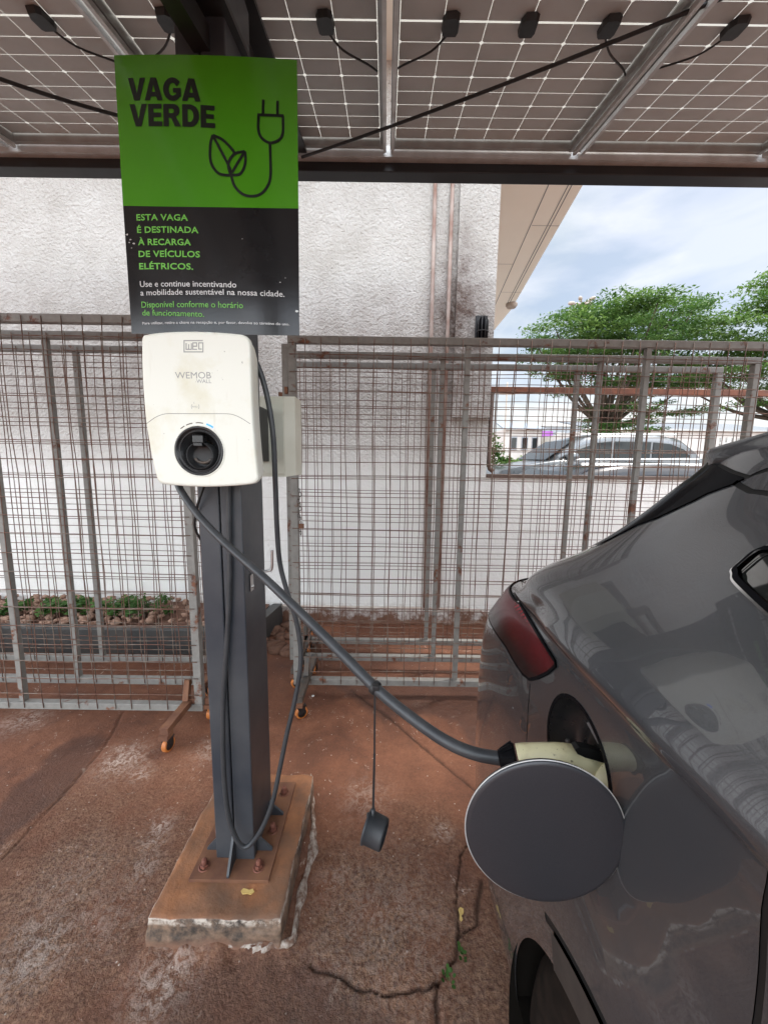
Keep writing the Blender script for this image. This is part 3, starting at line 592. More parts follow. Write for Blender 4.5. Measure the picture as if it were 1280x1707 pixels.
# ================================================================ POST, SIGN, CHARGER
PX0,PX1,PY0,PY1,PZB=-.570,-.435,1.13,1.33,.118
b=MB(); b.box(-.705,-.295,.965,1.505,-.05,.108)
def plinth():
    bm=bmesh.new(); bmesh.ops.create_cube(bm,size=1)
    for v in bm.verts:
        top=v.co.z>0; v.co=Vector((-.503+v.co.x*(.408 if top else .425),1.232+v.co.y*(.535 if top else .56),.108 if top else -.03))
    bmesh.ops.subdivide_edges(bm,edges=bm.edges[:],cuts=28,use_grid_fill=True)
    bmesh.ops.bevel(bm,geom=[e for e in bm.edges if e.is_manifold and e.calc_face_angle()>.8],offset=.003,segments=1,affect='EDGES')
    for v in bm.verts: v.co+=Vector((mn.noise(v.co*22),mn.noise(v.co*22+Vector((5,5,5))),mn.noise(v.co*16+Vector((9,1,5)))))*.006+Vector((mn.noise(v.co*70),mn.noise(v.co*70+Vector((3,1,0))),0))*.003
    o=MB().frombm(bm,True).build('plinth','plinth',None,(-.5,1.235,0)); tag(o,'worn orange-stained concrete plinth under the charging post','plinth')
plinth()
def mortar():
    b=MB()
    L=[at(x,y,Z=0) for x,y in [(519,1300),(521,1340),(522,1400),(517,1440),(508,1475),(500,1510),(494,1545),(486,1575),(455,1586),(415,1583),(385,1578)]]
    pts=smoothpath(L,10); vs=[];fs=[];m=len(pts)
    for i,p in enumerate(pts):
        d=(pts[min(i+1,m-1)]-pts[max(i-1,0)]).normalized(); s_=Vector((-d.y,d.x,0)); wv=.013*(.5+1.1*abs(mn.noise(p*14)))*(.35+min(1,i/25)); off=.005*mn.noise(p*22)
        for k,(q,z) in enumerate(((-1,-.004),(-.55,.010),(0,.013),(.55,.009),(1,-.004))): vs.append(p+s_*(q*wv+off)+Vector((0,0,z+.021+.005*mn.noise(p*90+Vector((k,0,0))))))
    for i in range(m-1):
        for k in range(4): a=i*5+k; fs.append((a,a+1,a+6,a+5))
    tag(b.add(vs,fs,True).build('mortar_spill','mortar'),'crumbled whitish mortar along the foot of the plinth','mortar',kind='stuff')
mortar()
ps=thing('charging_post','dark blue-grey steel post on a rusty base plate, carrying the charger','post',(-.503,1.23,.108))
def lbox(name,mat,*a,bev=.0,par=ps):
    b=MB(); b.box(*a,bev=bev); return b.build(name,mat,par)
lbox('base_plate','rustplate',-.632,-.366,1.065,1.45,.106,.119,bev=.001)
b=MB(); b.box(-.570,-.5065,PY0+.004,PY1,PZB,2.86,bev=.004); b.box(-.5010,-.435,PY0,PY1,PZB,2.86,bev=.004); b.box(-.520,-.490,PY0+.02,PY1-.01,PZB,2.85)
b.build('column','post',ps)
def gusset(p,d,h=.075,l=.062):
    p=Vector(p);d=Vector(d);s_=Vector((-d.y,d.x,0))*.004; b=MB(); b.prism([p-s_,p+d*l-s_,p+d*l-s_+Vector((0,0,.008)),p+Vector((0,0,h))-s_],s_*2); o=b.build('gusset','post',ps); recalc(o)
gusset((-.504,PY0,PZB),(0,-1,0),.11,.06); gusset((-.570,1.165,PZB),(-1,0,0),.06,.045); gusset((-.435,1.165,PZB),(1,0,0),.06,.052); gusset((-.435,1.30,PZB),(1,0,0),.06,.055); gusset((-.504,PY1,PZB),(0,1,0))
def bolt(x,y,par,tilt=0):
    b=MB(); ax=Vector((tilt,-.05,1))
    b.lathe((x,y,PZB),ax,[(0,.001),(.0,.019),(.004,.0185),(.0045,.016)],20); o=b.build('bolt','bolt',par)
    b=MB(); b.lathe((x,y,PZB+.004),ax,[(0,.0135),(.011,.0135),(.012,.0115)],6,False); b.lathe((x,y,PZB+.012),ax,[(0,.0085),(.017,.0085),(.019,.006),(.019,0)],12); b.build('nut','bolt',o)
for x,y,t in ((-.598,1.105,.12),(-.412,1.105,.03),(-.402,1.235,0),(-.402,1.395,0),(-.60,1.235,0),(-.60,1.395,0)): bolt(x,y,ps,t)
# sign
SX0,SX1=-.715,-.2425
def SY(x): return 1.098+.014*((x+.479)/.236)**2
def onsign(px,py,d=.0):
    p=at(px,py,Y=1.1); y=SY(p.x)-d; p=at(px,py,Y=y); return Vector((p.x,y,p.z))
sg=thing('parking_sign','green and black printed sign about the charging bay, fixed to the post above the charger','sign',(-.479,1.11,1.85))
NS=24
def sheet(tl,tr,bl,br,y_off,mat,nm,thick=.0025):
    b=MB(); vs=[];fs=[]
    for i in range(NS+1):
        t=i/NS
        for (a,c) in ((tl,tr),(bl,br)):
            px=a[0]+(c[0]-a[0])*t; py=a[1]+(c[1]-a[1])*t-(4*4*t*(1-t) if a is tl and nm=='green_field' else 0); q=onsign(px,py,y_off); vs+=[q,q+Vector((0,thick,0))]
    for i in range(NS):
        a=i*4; c=a+4; fs+=[(a,a+2,c+2,c),(a+1,c+1,c+3,a+3),(a,c,c+1,a+1),(a+2,a+3,c+3,c+2)]
    fs+=[(0,1,3,2),(NS*4,NS*4+2,NS*4+3,NS*4+1)]
    o=b.add(vs,fs,True).build(nm,mat,sg); recalc(o); o.data.polygons.foreach_set('use_smooth',[False]*len(o.data.polygons)); return o
sheet((190.5,92),(495,100),(205.5,343),(497.5,347.5),0,'sign_green','green_field')
sheet((205.6,343.2),(497.5,347.7),(220,556),(499,559),0,'sign_black','black_field')
def signtext(txt,x0,y0,x1,y1,capx,mat,bold=0,sp=1):
    a=onsign(x0,y0);c=onsign(x1,y1); cap=(onsign(x0,y0-capx)-a).length; v,f=textmesh(txt,a,c,cap,NY,bold,sp)
    return [Vector((q.x,SY(q.x)-.0012,q.z)) for q in v],f
def sgz(zx,zy): return (180+zx/3.482,80+zy/3.482)
b=MB()
def arcp(cx,cy,rx,ry,a0,a1,n=14): return [(cx+rx*math.cos(math.radians(a)),cy+ry*math.sin(math.radians(a))) for a in np.linspace(a0,a1,n)]
GL={'V':(1.0,[[(0,1),(.31,1),(.505,.33),(.70,1),(1.0,1),(.665,0),(.335,0)]]),
 'A':(1.04,[[(0,0),(.355,1),(.685,1),(1.04,0),(.725,0),(.672,.165),(.365,.165),(.42,.38),(.612,.38),(.517,.70),(.42,.38),(.365,.165),(.315,0)]]),
 'E':(.78,[[(0,0),(0,1),(.76,1),(.76,.785),(.30,.785),(.30,.61),(.72,.61),(.72,.405),(.30,.405),(.30,.22),(.78,.22),(.78,0)]]),
 'D':(.93,[[(0,0),(0,1),(.42,1)]+arcp(.42,.5,.51,.5,90,-90,18)+[(.42,0),(.30,0),(.30,.22),(.40,.22)]+arcp(.40,.5,.215,.28,-90,90,12)+[(.30,.78),(.30,0)]]),
 'R':(.97,[[(0,0),(0,1),(.55,1)]+arcp(.56,.71,.345,.29,90,-70,14)+[(.74,.37),(.97,0),(.63,0),(.44,.36),(.30,.39),(.30,.59),(.50,.59)]+arcp(.50,.69,.09,.10,-90,90,8)+[(.30,.79),(.30,0)]]),
 'G':(1.02,[arcp(.53,.5,.53,.515,38,180,20)+arcp(.53,.5,.53,.515,180,322,20)+[(1.0,.16),(1.0,.56),(.55,.56),(.55,.35),(.73,.35),(.73,.27)]+arcp(.53,.5,.22,.28,310,180,12)+arcp(.53,.5,.22,.28,180,50,12)+[(.75,.62)]])}
for t,a,c,cap in (('VAGA',(122,308),(532,314),102),('VERDE',(131,458),(624,468),102)):
    A_=onsign(*sgz(*a)); C_=onsign(*sgz(*c)); H_=cap/3.482/620*1.1; ex_=(C_-A_); W_=sum(GL[q][0] for q in t)+(.035 if t=='VAGA' else .07)*(len(t)-1)-(.16 if t=='VAGA' else 0); x_=0
    up_=Vector((-ex_.z,0,ex_.x)).normalized()
    for i_,q in enumerate(t):
        for P_ in GL[q][1]:
            vv=[A_+ex_*((x_+u_)/W_)+up_*(v_*H_) for u_,v_ in P_]; pts3=[Vector((p.x,SY(p.x)-.0012,p.z)) for p in vv]; b.add(pts3,[tuple(range(len(pts3)))])
        x_+=GL[q][0]+(.035-.08*(t=='VAGA' and q+t[min(i_+1,len(t)-1)] in ('VA',)) if t=='VAGA' else .07)
b.build('heading_text','sign_ink',sg)
b=MB()
for t,a,c in (('ESTA VAGA',(168,1003),(467,1005)),('É DESTINADA',(172,1075),(528,1077)),('À RECARGA',(177,1146),(485,1148)),('DE VEÍCULOS',(181,1215),(537,1218)),('ELÉTRICOS.',(184,1286),(498,1289))): b.add(*signtext(t,*sgz(*a),*sgz(*c),37/3.482,None,.026,1.06))
b.build('green_notice_text','sign_lgreen',sg); b=MB()
for t,a,c,cap in (('Disponível conforme o horário',(198,1508),(786,1512),35),('de funcionamento.',(202,1553),(560,1562),33)): b.add(*signtext(t,*sgz(*a),*sgz(*c),cap/3.482,None,.004))
b.build('opening_hours_text','sign_lgreen',sg)
b=MB()
for t,a,c,cap,bo in (('Use e continue incentivando',(189,1388),(747,1392),34,.006),('a mobilidade sustentável na nossa cidade.',(192,1438),(1026,1446),33,.006),('Para utilizar, retire a chave na recepção e, por favor, devolva ao término do uso.',(203,1606),(1055,1612),15,.012)): b.add(*signtext(t,*sgz(*a),*sgz(*c),cap/3.482,None,bo))
b.build('white_text','sign_white',sg)
def strokes(b,lines,wpx,conv,surf,curve=True,d=.0013):
    for L,closed in lines:
        P=[surf(*conv(*q)) for q in L]
        if curve and len(P)>2: P=smoothpath(P+([P[0]] if closed else []),6)
        P=[Vector((q.x,SY(q.x)-d,q.z)) for q in P]; b.ribbon(P,wpx/620*1.1,NY)
b=MB()
strokes(b,[([(868,390),(1022,396)],0),([(903,302),(901,384)],0),([(986,309),(985,388)],0),([(942,560),(944,640),(945,740),(930,800),(890,848),(835,862),(780,848),(735,800),(717,740)],0),
 ([(876,392),(874,470),(890,520),(930,550),(965,550),(1000,530),(1017,490),(1017,398)],0),
 ([(610,508),(597,560),(595,640),(610,690),(645,730),(690,740),(720,738)],0),([(610,508),(660,530),(705,570),(738,612)],0),([(612,512),(700,680),(715,730)],0),
 ([(796,602),(745,612),(715,640),(700,680),(708,720),(722,740)],0),([(796,602),(800,650),(790,700),(765,735),(722,740)],0),([(794,606),(760,660),(722,725)],0)],3.9,sgz,onsign)
b.build('plug_and_leaf_icon','sign_ink',sg)
b=MB()
for x,y in ((1088,72),): pass
for zx,zy,w_ in ((112,1082,10),(130,1112,8),(125,1128,7),(150,1135,9),(138,1160,6),(1030,1335,5),(780,1108,4),(1096,1528,12),(1000,1360,5)):
    q=[onsign(*sgz(zx+w_*math.cos(a)*random.uniform(.5,1.2),zy+w_*.6*math.sin(a)*random.uniform(.5,1.2)),.0012) for a in np.linspace(0,6.28,7)[:-1]]; b.add([Vector((v.x,SY(v.x)-.0012,v.z)) for v in q],[tuple(range(6))])
b.build('scuff_mark','alulight',sg)
# charger
CY=.985
ch=thing('ev_charger','cream white wall charger with a round black socket, mounted on the steel post','charger',(-.48,1.12,1.43))
out=[(75,110),(80,92),(92,80),(120,74),(170,65),(300,56),(450,53),(620,60),(760,72),(795,78),(822,92),(836,115),(845,160),(850,300),(860,600),(880,880),(898,1060),(903,1085),(900,1108),(885,1126),(850,1140),(700,1154),(520,1159),(360,1153),(240,1141),(212,1134),(193,1120),(180,1092),(155,990),(130,860),(105,700),(88,520),(76,300)]
def cz(x,y): return (220+x/4.267,540+y/4.267)
def chp(x,y,d=0): p=at(*cz(x,y),Y=CY); return Vector((p.x,CY-d,p.z))
def ringscale(P,k,dy):
    c=sum(P,Vector())/len(P); return [Vector((c.x+(p.x-c.x)*k,p.y+dy,c.z+(p.z-c.z)*k)) for p in P]
P0=smoothpath([chp(*q) for q in out]+[chp(*out[0])],3)[:-1]; n=len(P0)
rings=[ringscale(P0,.965,-.0035),ringscale(P0,.985,-.0028),ringscale(P0,.996,-.0005),ringscale(P0,1.0,.004),ringscale(P0,.998,.016)]
b=MB(); b.add(sum(rings,[]),[(i*n+k,i*n+(k+1)%n,(i+1)*n+(k+1)%n,(i+1)*n+k) for i in range(4) for k in range(n)],True)
# flat front with a round hole for the socket
scn=chp(485,905); SR=.0665; Pf=[Vector((p.x,p.z)) for p in rings[0]]; circ=[Vector((scn.x+SR*math.cos(a),scn.z+SR*math.sin(a))) for a in np.linspace(0,2*math.pi,64,endpoint=False)]
def front_fill(b):
    vs=Pf+circ; m=len(Pf); ed=[(i,(i+1)%m) for i in range(m)]+[(m+i,m+(i+1)%64) for i in range(64)]
    v,e,f,_,_,_=delaunay_2d_cdt(vs,ed,[],1,1e-7)
    keep=[t for t in f if ((v[t[0]]+v[t[1]]+v[t[2]])/3-Vector((scn.x,scn.z))).length>SR*.99]
    # drop triangles outside the outline
    def ins(p):
        c=False
        for i in range(m):
            a,bb=Pf[i],Pf[(i+1)%m]
            if (a.y>p.y)!=(bb.y>p.y) and p.x<(bb.x-a.x)*(p.y-a.y)/(bb.y-a.y)+a.x: c=not c
        return c
    keep=[t for t in keep if ins((v[t[0]]+v[t[1]]+v[t[2]])/3)]
    b.add([Vector((p.x,CY-.0035,p.y)) for p in v],keep,False)
front_fill(b); b.build('front_cover','charger',ch)
R2=[ringscale(P0,.985,.018),ringscale(P0,.965,.05),ringscale(P0,.90,.09),ringscale(P0,.78,.125)]
b=MB(); b.add(sum(R2,[]),[(i*n+k,i*n+(k+1)%n,(i+1)*n+(k+1)%n,(i+1)*n+k) for i in range(3) for k in range(n)]+[tuple(range(3*n,4*n))],True); o=b.build('rear_shell','charger',ch); recalc(o)
b=MB(); b.lathe(scn+Vector((0,-.0036,0)),(0,-1,0),[(-.0005,.0675),(.0018,.0668),(.0022,.0640),(-.004,.0636)],64); b.build('socket_rim','charger',ch)
so=MB(); so.lathe(scn+Vector((0,-.003,0)),(0,1,0),[(-.001,.0640),(-.004,.0625),(-.003,.0575),(.004,.0560),(.004,.0535),(.0005,.0525),(.001,.0505),(.030,.046),(.034,.030)],64); so=so.build('socket_bowl','blackpl',ch)
b=MB(); c2=scn+Vector((-.001,.0,-.012)); b.lathe(c2,(0,1,0),[(-.001,.0335),(.0,.036),(.034,.037)],48); b.lathe(c2,(0,1,0),[(-.001,.0335),(.001,.0310),(.022,.030),(.024,.024),(.024,0)],48); b.build('socket_insert','thinrubber',so)
b=MB(); b.box(scn.x-.016,scn.x+.012,CY-.006,CY+.02,scn.z+.020,scn.z+.042,bev=.003); b.box(scn.x-.012,scn.x+.010,CY-.009,CY+.015,scn.z+.012,scn.z+.022,bev=.002); b.build('latch','blackpl',so)
b=MB(); 
for a,c in ((-20,20),): b.tube([c2+Vector((.021*math.cos(t),.018,.014*math.sin(t)-.004)) for t in np.linspace(3.3,6.1,12)],.004,6)
b.build('contact_cover','darkmetal',so)
def bars(a0,a1,r=.0715):
    return [scn+Vector((r*math.sin(a),-.0042,r*math.cos(a)+.001)) for a in np.linspace(math.radians(a0),math.radians(a1),7)]
b=MB()
for a0,a1 in ((-39,-29),(-25,-11),(-4,11)): b.ribbon(bars(a0,a1),.0022,NY)
b.build('indicator_bars','darkmetal',ch)
b=MB(); b.ribbon(bars(18,33),.0046,NY); b.build('blue_indicator_light','led',ch)
seam=smoothpath([chp(*q,d=.0037) for q in [(116,708),(150,682),(190,658),(245,641),(330,639),(450,640),(580,640),(690,641),(740,652),(790,676),(846,712)]],5)
b=MB(); b.ribbon(seam,.0011,NY); b.build('cover_seam','darkmetal',ch)
b=MB()
def st(b,L,w_): b.ribbon([chp(*q,d=.0038) for q in L],w_/4.267/620*CY,NY)
for L in ([(378,206),(378,122),(511,122)],[(378,202),(511,202),(511,138),(482,138),(482,182),(503,182)],[(393,140),(393,184),(430,184),(430,140)],[(411,184),(411,148)],[(440,162),(467,162),(467,138),(440,138),(440,184),(470,184)]): st(b,L,7)
b.build('maker_logo','greylogo',ch); b=MB()
v,f=textmesh('WEMOB',chp(316,390,.0038),chp(570,390,.0038),42/4.267/620*CY,NY,.0); b.add(v,f)
v,f=textmesh('WALL',chp(466,422,.0038),chp(571,423,.0038),24/4.267/620*CY,NY,.002); b.add(v,f)
b.build('model_text','greylogo',ch); b=MB()
v,f=textmesh('RFID',chp(438,596,.0038),chp(474,596,.0038),10/4.267/620*CY,NY,.0); b.add(v,f)
for s_,cx in ((-1,440),(1,474)): st(b,[(cx+s_*(2+8*math.cos(a)),590+17*math.sin(a)) for a in np.linspace(-1.2,1.2,8)],3)
st(b,[(450,556),(446,563),(450,570)],2); st(b,[(574,350),(578,350),(578,354)],2)
b.build('reader_symbol','greylogo',ch)
# cream electrical box behind the post
eb=thing('junction_box','cream electrical box with a chamfered side, fixed behind the steel post','electrical box',(-.44,1.5,1.44))
b=MB(); q=[(-.505,1.34),(-.505,1.50),(-.396,1.50),(-.358,1.53),(-.358,1.62),(-.505,1.62)]; b.prism([(-.505,1.5,1.4395),(-.398,1.5,1.4395),(-.362,1.53,1.445),(-.362,1.64,1.445),(-.505,1.64,1.4395)],(0,0,.313)); o=b.build('box_body','cream',eb); recalc(o)
b=MB(); b.box(-.503,-.40,1.496,1.4998,1.45,1.742,bev=.001); b.build('box_cover','cream',eb)
b=MB(); b.box(-.50,-.46,1.33,1.4995,1.5,1.7); b.build('box_bracket','black_steel',eb)
hk=thing('cable_hook','bright steel cable holder bent outward from the right side of the post','hook',(-.43,1.2,1.1))
b=MB(); b.tube(smoothpath([(-.436,1.20,1.142),(-.40,1.195,1.140),(-.375,1.19,1.143),(-.366,1.19,1.155),(-.364,1.19,1.20),(-.364,1.19,1.212)],4),.0045,8); b.build('rod','steel',hk)
b=MB(); b.box(-.434,-.431,1.175,1.20,1.075,1.132,bev=.001); b.lathe((-.431,1.187,1.09),(1,0,0),[(0,.006),(.004,.006),(.005,0)],12); b.build('mounting_plate','steel',hk)
# ================================================================ CABLES
r=.0098
def curve3(pts): return smoothpath([at(x,y,Y=Y) for x,y,Y in pts],8)
cb=thing('charging_cable','thick dark grey charging cable running from the charger to the cream plug','cable',tuple(at(625,1145,Y=.62)))
L=[(296,800,1.07),(302,818,1.045),(330,858,.99),(375,905,.92),(450,972,.82),(520,1040,.735),(570,1090,.68),(625,1146,.630),(680,1192,.59),(740,1234,.555),(790,1256,.535),(845,1266,.52)]
o=MB().tube(curve3(L),r,14).build('cable_body','rubber',cb)
tie=at(625,1146,Y=.63)
b=MB(); d=(at(640,1160,Y=.618)-at(610,1132,Y=.642)).normalized(); b.tube([tie-d*.006,tie-d*.004,tie+d*.004,tie+d*.006],[.0108,.0128,.0128,.0108],16); b.box(tie.x-.004,tie.x+.007,tie.y-.018,tie.y-.010,tie.z+.004,tie.z+.013,bev=.001); b.build('tie','thinrubber',cb)
dc=thing('dust_cap','black rubber dust cap hanging on a thin strap below the charging cable','plug cap',tuple(at(625,1385,Y=.62)))
a0=tie+Vector((0,-.004,-.012)); a1=at(622,1352,Y=.618)
b=MB(); b.bar(a0,(a0+a1)/2+Vector((.0008,0,0)),.0034,.0020,up=(0,1,0)); b.bar((a0+a1)/2+Vector((.0008,0,0)),a1,.0044,.0022,up=(0,1,0)); b.build('strap','thinrubber',dc)
A=at(612,1375,Y=.622); B=at(639,1394,Y=.605); ax=(B-A).normalized(); ax=Vector((ax.x,-.30,ax.z)).normalized(); c=(A+B)/2
b=MB(); b.lathe(c-ax*.019,ax,[(0,0),(0,.026),(.0012,.0290),(.0042,.0290),(.005,.0272),(.034,.0262),(.0375,.0250),(.0385,.0225),(.030,.0215),(.030,0)],40); b.build('cap_body','cap',dc)
b=MB(); b.tube([a1+Vector((0,0,.004)),a1+Vector((0.0005,.001,-.012)),c-ax*.017+Vector((0,0,.025))],.004,8); b.build('strap_lug','cap',dc)
sc_=thing('supply_cable','dark grey cable hanging in a long loop down the front of the steel post','cable',(-.45,1.1,.2))
L=[(400,575,1.085),(425,600,1.09),(443,650,1.10),(455,720,1.11),(459,800,1.125),(462,880,1.15),(467,940,1.17),(480,990,1.17),(494,1035,1.165),(501,1080,1.16),(500,1120,1.15),(490,1175,1.14),(478,1225,1.13),(467,1280,1.12),(455,1335,1.11),(440,1375,1.10),(422,1403,1.095),(407,1412,1.09),(394,1398,1.09),(382,1362,1.095),(375,1310,1.10),(372,1240,1.105),(373,1160,1.112),(378,1080,1.115),(382,1000,1.117),(383,940,1.118),(382,880,1.118),(381,820,1.118),(380,800,1.118)]
MB().tube(curve3(L),.0078,12).build('cable_body','rubber',sc_)
tw=thing('thin_cord','thin black cord looping out from under the charger at the left edge of the post','cord',tuple(at(335,840,Y=1.12)))
MB().tube(curve3([(343,803,1.11),(336,822,1.11),(329,845,1.12),(325,870,1.15),(327,885,1.19),(334,898,1.25),(338,910,1.30)]),.0042,8).build('cord_body','thinrubber',tw)
# ================================================================ MESH FENCES ON CASTERS
FW,FZ0,FZ1=3.11,.075,2.215
def caster(x,y,z,ang,par):
    c=Vector((x,y,0)); R=Matrix.Rotation(ang,3,'Z'); b=MB(); ax=R@Vector((1,0,0)); wc=c+R@Vector((0,.012,0))+Vector((0,0,.036))
    b.lathe(wc-ax*.012,ax,[(0,.026),(0,.034),(.003,.036),(.021,.036),(.024,.034),(.024,.026)],24); w_=b.build('caster_wheel','orange',par)
    b=MB(); b.lathe(wc-ax*.0115,ax,[(0,0),(0,.0265),(.023,.0265),(.023,0)],20); b.lathe(wc-ax*.019,ax,[(0,0),(0,.006),(.038,.006),(.038,0)],10)
    for s in(-1,1):
        o=ax*(.016*s); q=[wc+o+R@Vector((0,-.010,-.008)),wc+o+R@Vector((0,.010,-.008)),wc+o+R@Vector((0,.02,.04)),wc+o+R@Vector((0,-.028,.04))]; b.prism(q,ax*(.003*s))
    b.prism([wc+R@Vector((a,d,.040)) for a,d in((-.02,-.03),(.02,-.03),(.02,.024),(-.02,.024))],(0,0,.006)); b.build('caster_fork','black_steel',w_)
def make_fence():
    t=thing('mesh_fence_panel','x','fence',(0,0,0),'rusty mesh fence panels on casters')
    b=MB()
    b.box(0,FW,-.02,.02,FZ0,FZ0+.040,bev=.003); b.box(0,FW,-.02,.02,FZ1-.040,FZ1,bev=.003)
    b.box(0,.044,-.0205,.0205,FZ0+.041,FZ1-.041,bev=.003); b.box(FW-.044,FW,-.0205,.0205,FZ0+.041,FZ1-.041,bev=.003); b.build('frame','fence',t)
    for k in (1,2):
        b=MB(); x=FW*k/3; b.box(x-.015,x+.015,-.012,.018,FZ0+.041,FZ1-.041,bev=.002); b.build('upright','fence',t)
    b=MB(); y=-.024
    n=31
    for k in range(1,n):
        x=FW*k/n+random.gauss(0,.003); pts=[(x+random.gauss(0,.003)+.010*mn.noise((x*3,z*1.5,1)),y+.004*mn.noise((x*9,z*3,4)),z) for z in np.linspace(FZ0+.012,FZ1-.012,9)]; b.tube(pts,.0024,5)
    m=21
    for k in range(1,m):
        z=FZ0+(FZ1-FZ0)*k/m+random.gauss(0,.004); pts=[(x,y-.005+.003*mn.noise((x*3,z*9,4)),z+.010*mn.noise((x*1.5,z*3,2))) for x in np.linspace(.012,FW-.012,13)]; b.tube(pts,.0024,5)
    b.build('wire_mesh','wire',t)
    for x in (.085,FW-.085):
        b=MB(); b.bar((x,-.25,.125),(x,.25,.125),.042,.035); b.bar((x,-.03,.05+.1),(x,-.0,.26),.03,.03); b.bar((x-.05,0,.135),(x,0,.135),.03,.03) if x<1 else b.bar((x,0,.135),(x+.05,0,.135),.03,.03)
        ft=b.build('foot','rustplate' if x>1 else 'darkmetal',t)
        for s in (-1,1):
            b=MB(); b.box(x-.024,x+.024,s*.235-.028,s*.235+.028,.083,.107); p=b.build('caster_plate','rustplate',ft)
            caster(x,s*.235,0,.5*s+(.3 if x>1 else -.5),t)
    return t
FP=make_fence(); 
fl=[(-.565,2.25,'right front mesh fence panel, nearest the grey car, with a chain on its end post'),(-.665,2.55,'middle one of the three stacked mesh fence panels between the post and the grey car'),(-.69,2.80,'rearmost mesh fence panel behind the grey car, closest to the wall'),
    (-4.13,1.98,'front mesh fence panel left of the charging post with a rusty caster foot'),(-4.02,2.23,'middle mesh fence panel of the left stack'),(-4.06,2.49,'rearmost mesh fence panel of the left stack, nearest the planter')]
for i,(x,y,lab) in enumerate(fl):
    o=FP if i==0 else copy_tree(FP); o.location=(x,y,0); o['label']=lab
chn=thing('chain','short rusty chain hanging on the end post of the right front fence','chain',(-.50,2.2,1.25)); b=MB()
p=Vector((-.502,2.195,1.33))
for k in range(13):
    c=p+Vector((.006*math.sin(k*1.7),-.004*(k%2),-.021*k)); u=Vector((1,0,0)) if k%2 else Vector((.3,1,0)).normalized()
    b.tube([c+u*(.0065*math.cos(a))+Vector((0,0,.014*math.sin(a))) for a in np.linspace(0,2*math.pi,12,endpoint=False)],.0024,6,closed=True)
b.build('chain_links','darkmetal',chn)
pk=thing('padlock','small rusty brass padlock on the chain of the right fence','padlock',(-.495,2.19,1.16)); b=MB(); b.box(-.505,-.475,2.178,2.192,1.105,1.135,bev=.002); b.build('lock_body','rustplate',pk)
b=MB(); b.tube([Vector((-.49+.009*math.cos(a),2.185,1.138+.018*math.sin(a))) for a in np.linspace(0,math.pi,10)],.0028,6); b.build('shackle','steel',pk)
for x,y,lab in ((-.60,2.235,'rusty latch tab near the top of the right fence frames, nearest the camera'),):
    lt=thing('latch_plate','rusty hinge tabs joining the left ends of the right fence panels','hinge',(x,y,1.95)); 
for q in ((-.585,-.567,2.222,2.235,1.89,1.93),(-.70,-.675,2.508,2.52,1.90,1.95)):
    b=MB(); b.box(*q,bev=.002); b.build('tab','rustplate',lt)
b=MB(); b.box(-.60,-.567,2.236,2.246,1.86,2.17); b.build('hinge_plate','fence',lt)
# ================================================================ GREY CAR
def pchip(xs,ys):
    xs=np.array(xs,float); ys=np.array(ys,float); h=np.diff(xs); d=np.diff(ys)/h; m=np.zeros_like(ys)
    for i in range(1,len(xs)-1):
        if d[i-1]*d[i]>0: w1=2*h[i]+h[i-1]; w2=h[i]+2*h[i-1]; m[i]=(w1+w2)/(w1/d[i-1]+w2/d[i])
    m[0]=d[0]; m[-1]=d[-1]
    def f(x):
        x=np.clip(x,xs[0],xs[-1]); i=np.clip(np.searchsorted(xs,x,side='right')-1,0,len(xs)-2); t=(x-xs[i])/h[i]
        return (2*t**3-3*t**2+1)*ys[i]+(t**3-2*t**2+t)*h[i]*m[i]+(-2*t**3+3*t**2)*ys[i+1]+(t**3-t**2)*h[i]*m[i+1]
    return f
XC=1.22; UM=1.7
#  z     side   ratio of rear outline   front y
T=[(.20,.345,.345,-3.35),(.36,.305,.300,-3.42),(.55,.290,.283,-3.45),(.75,.284,.280,-3.42),(.93,.282,.283,-3.38),(1.05,.286,.295,-3.20),(1.12,.291,.318,-2.55),(1.175,.292,.340,-2.35),(1.196,.293,.349,-2.32),(1.210,.287,.353,-2.3),(1.222,.270,.357,-2.25),(1.236,.265,.361,-2.2),(1.26,.272,.385,-2.1),(1.30,.292,.44,-2.0),(1.36,.328,.565,-1.85),(1.42,.365,.69,-1.7),(1.47,.40,.79,-1.55),(1.505,.425,.862,-1.45),(1.522,.436,.885,-1.40),(1.545,.465,1.03,-1.35),(1.58,.52,1.22,-1.2),(1.63,.66,1.60,-.95)]
T=np.array(T); fxs=pchip(T[:,0],T[:,1]); fyf=pchip(T[:,0],T[:,3]); NN=6.0
fyc=pchip([.2,1.10,1.20,1.30,1.40,1.50,1.63],[.70,.68,.62,.50,.36,.27,.25])
def corner(yr,xs_,s,YC):
    ph=s*math.pi/2; c=np.cos(ph); q=np.sin(ph); r=(c**NN+q**NN)**(-1/NN); return XC-(XC-xs_)*c*r, YC+(yr-YC)*q*r
yrs=[]
ss=np.linspace(0,1,200)
for z,x_,ra,_ in T:
    YC=float(fyc(z)); lo,hi=YC+.02,4.0
    for _ in range(50):
        m=(lo+hi)/2; X_,Y_=corner(m,x_,ss,YC)
        if (X_/Y_).min()>ra: lo=m
        else: hi=m
    yrs.append(m)
fyr=pchip(T[:,0],yrs)
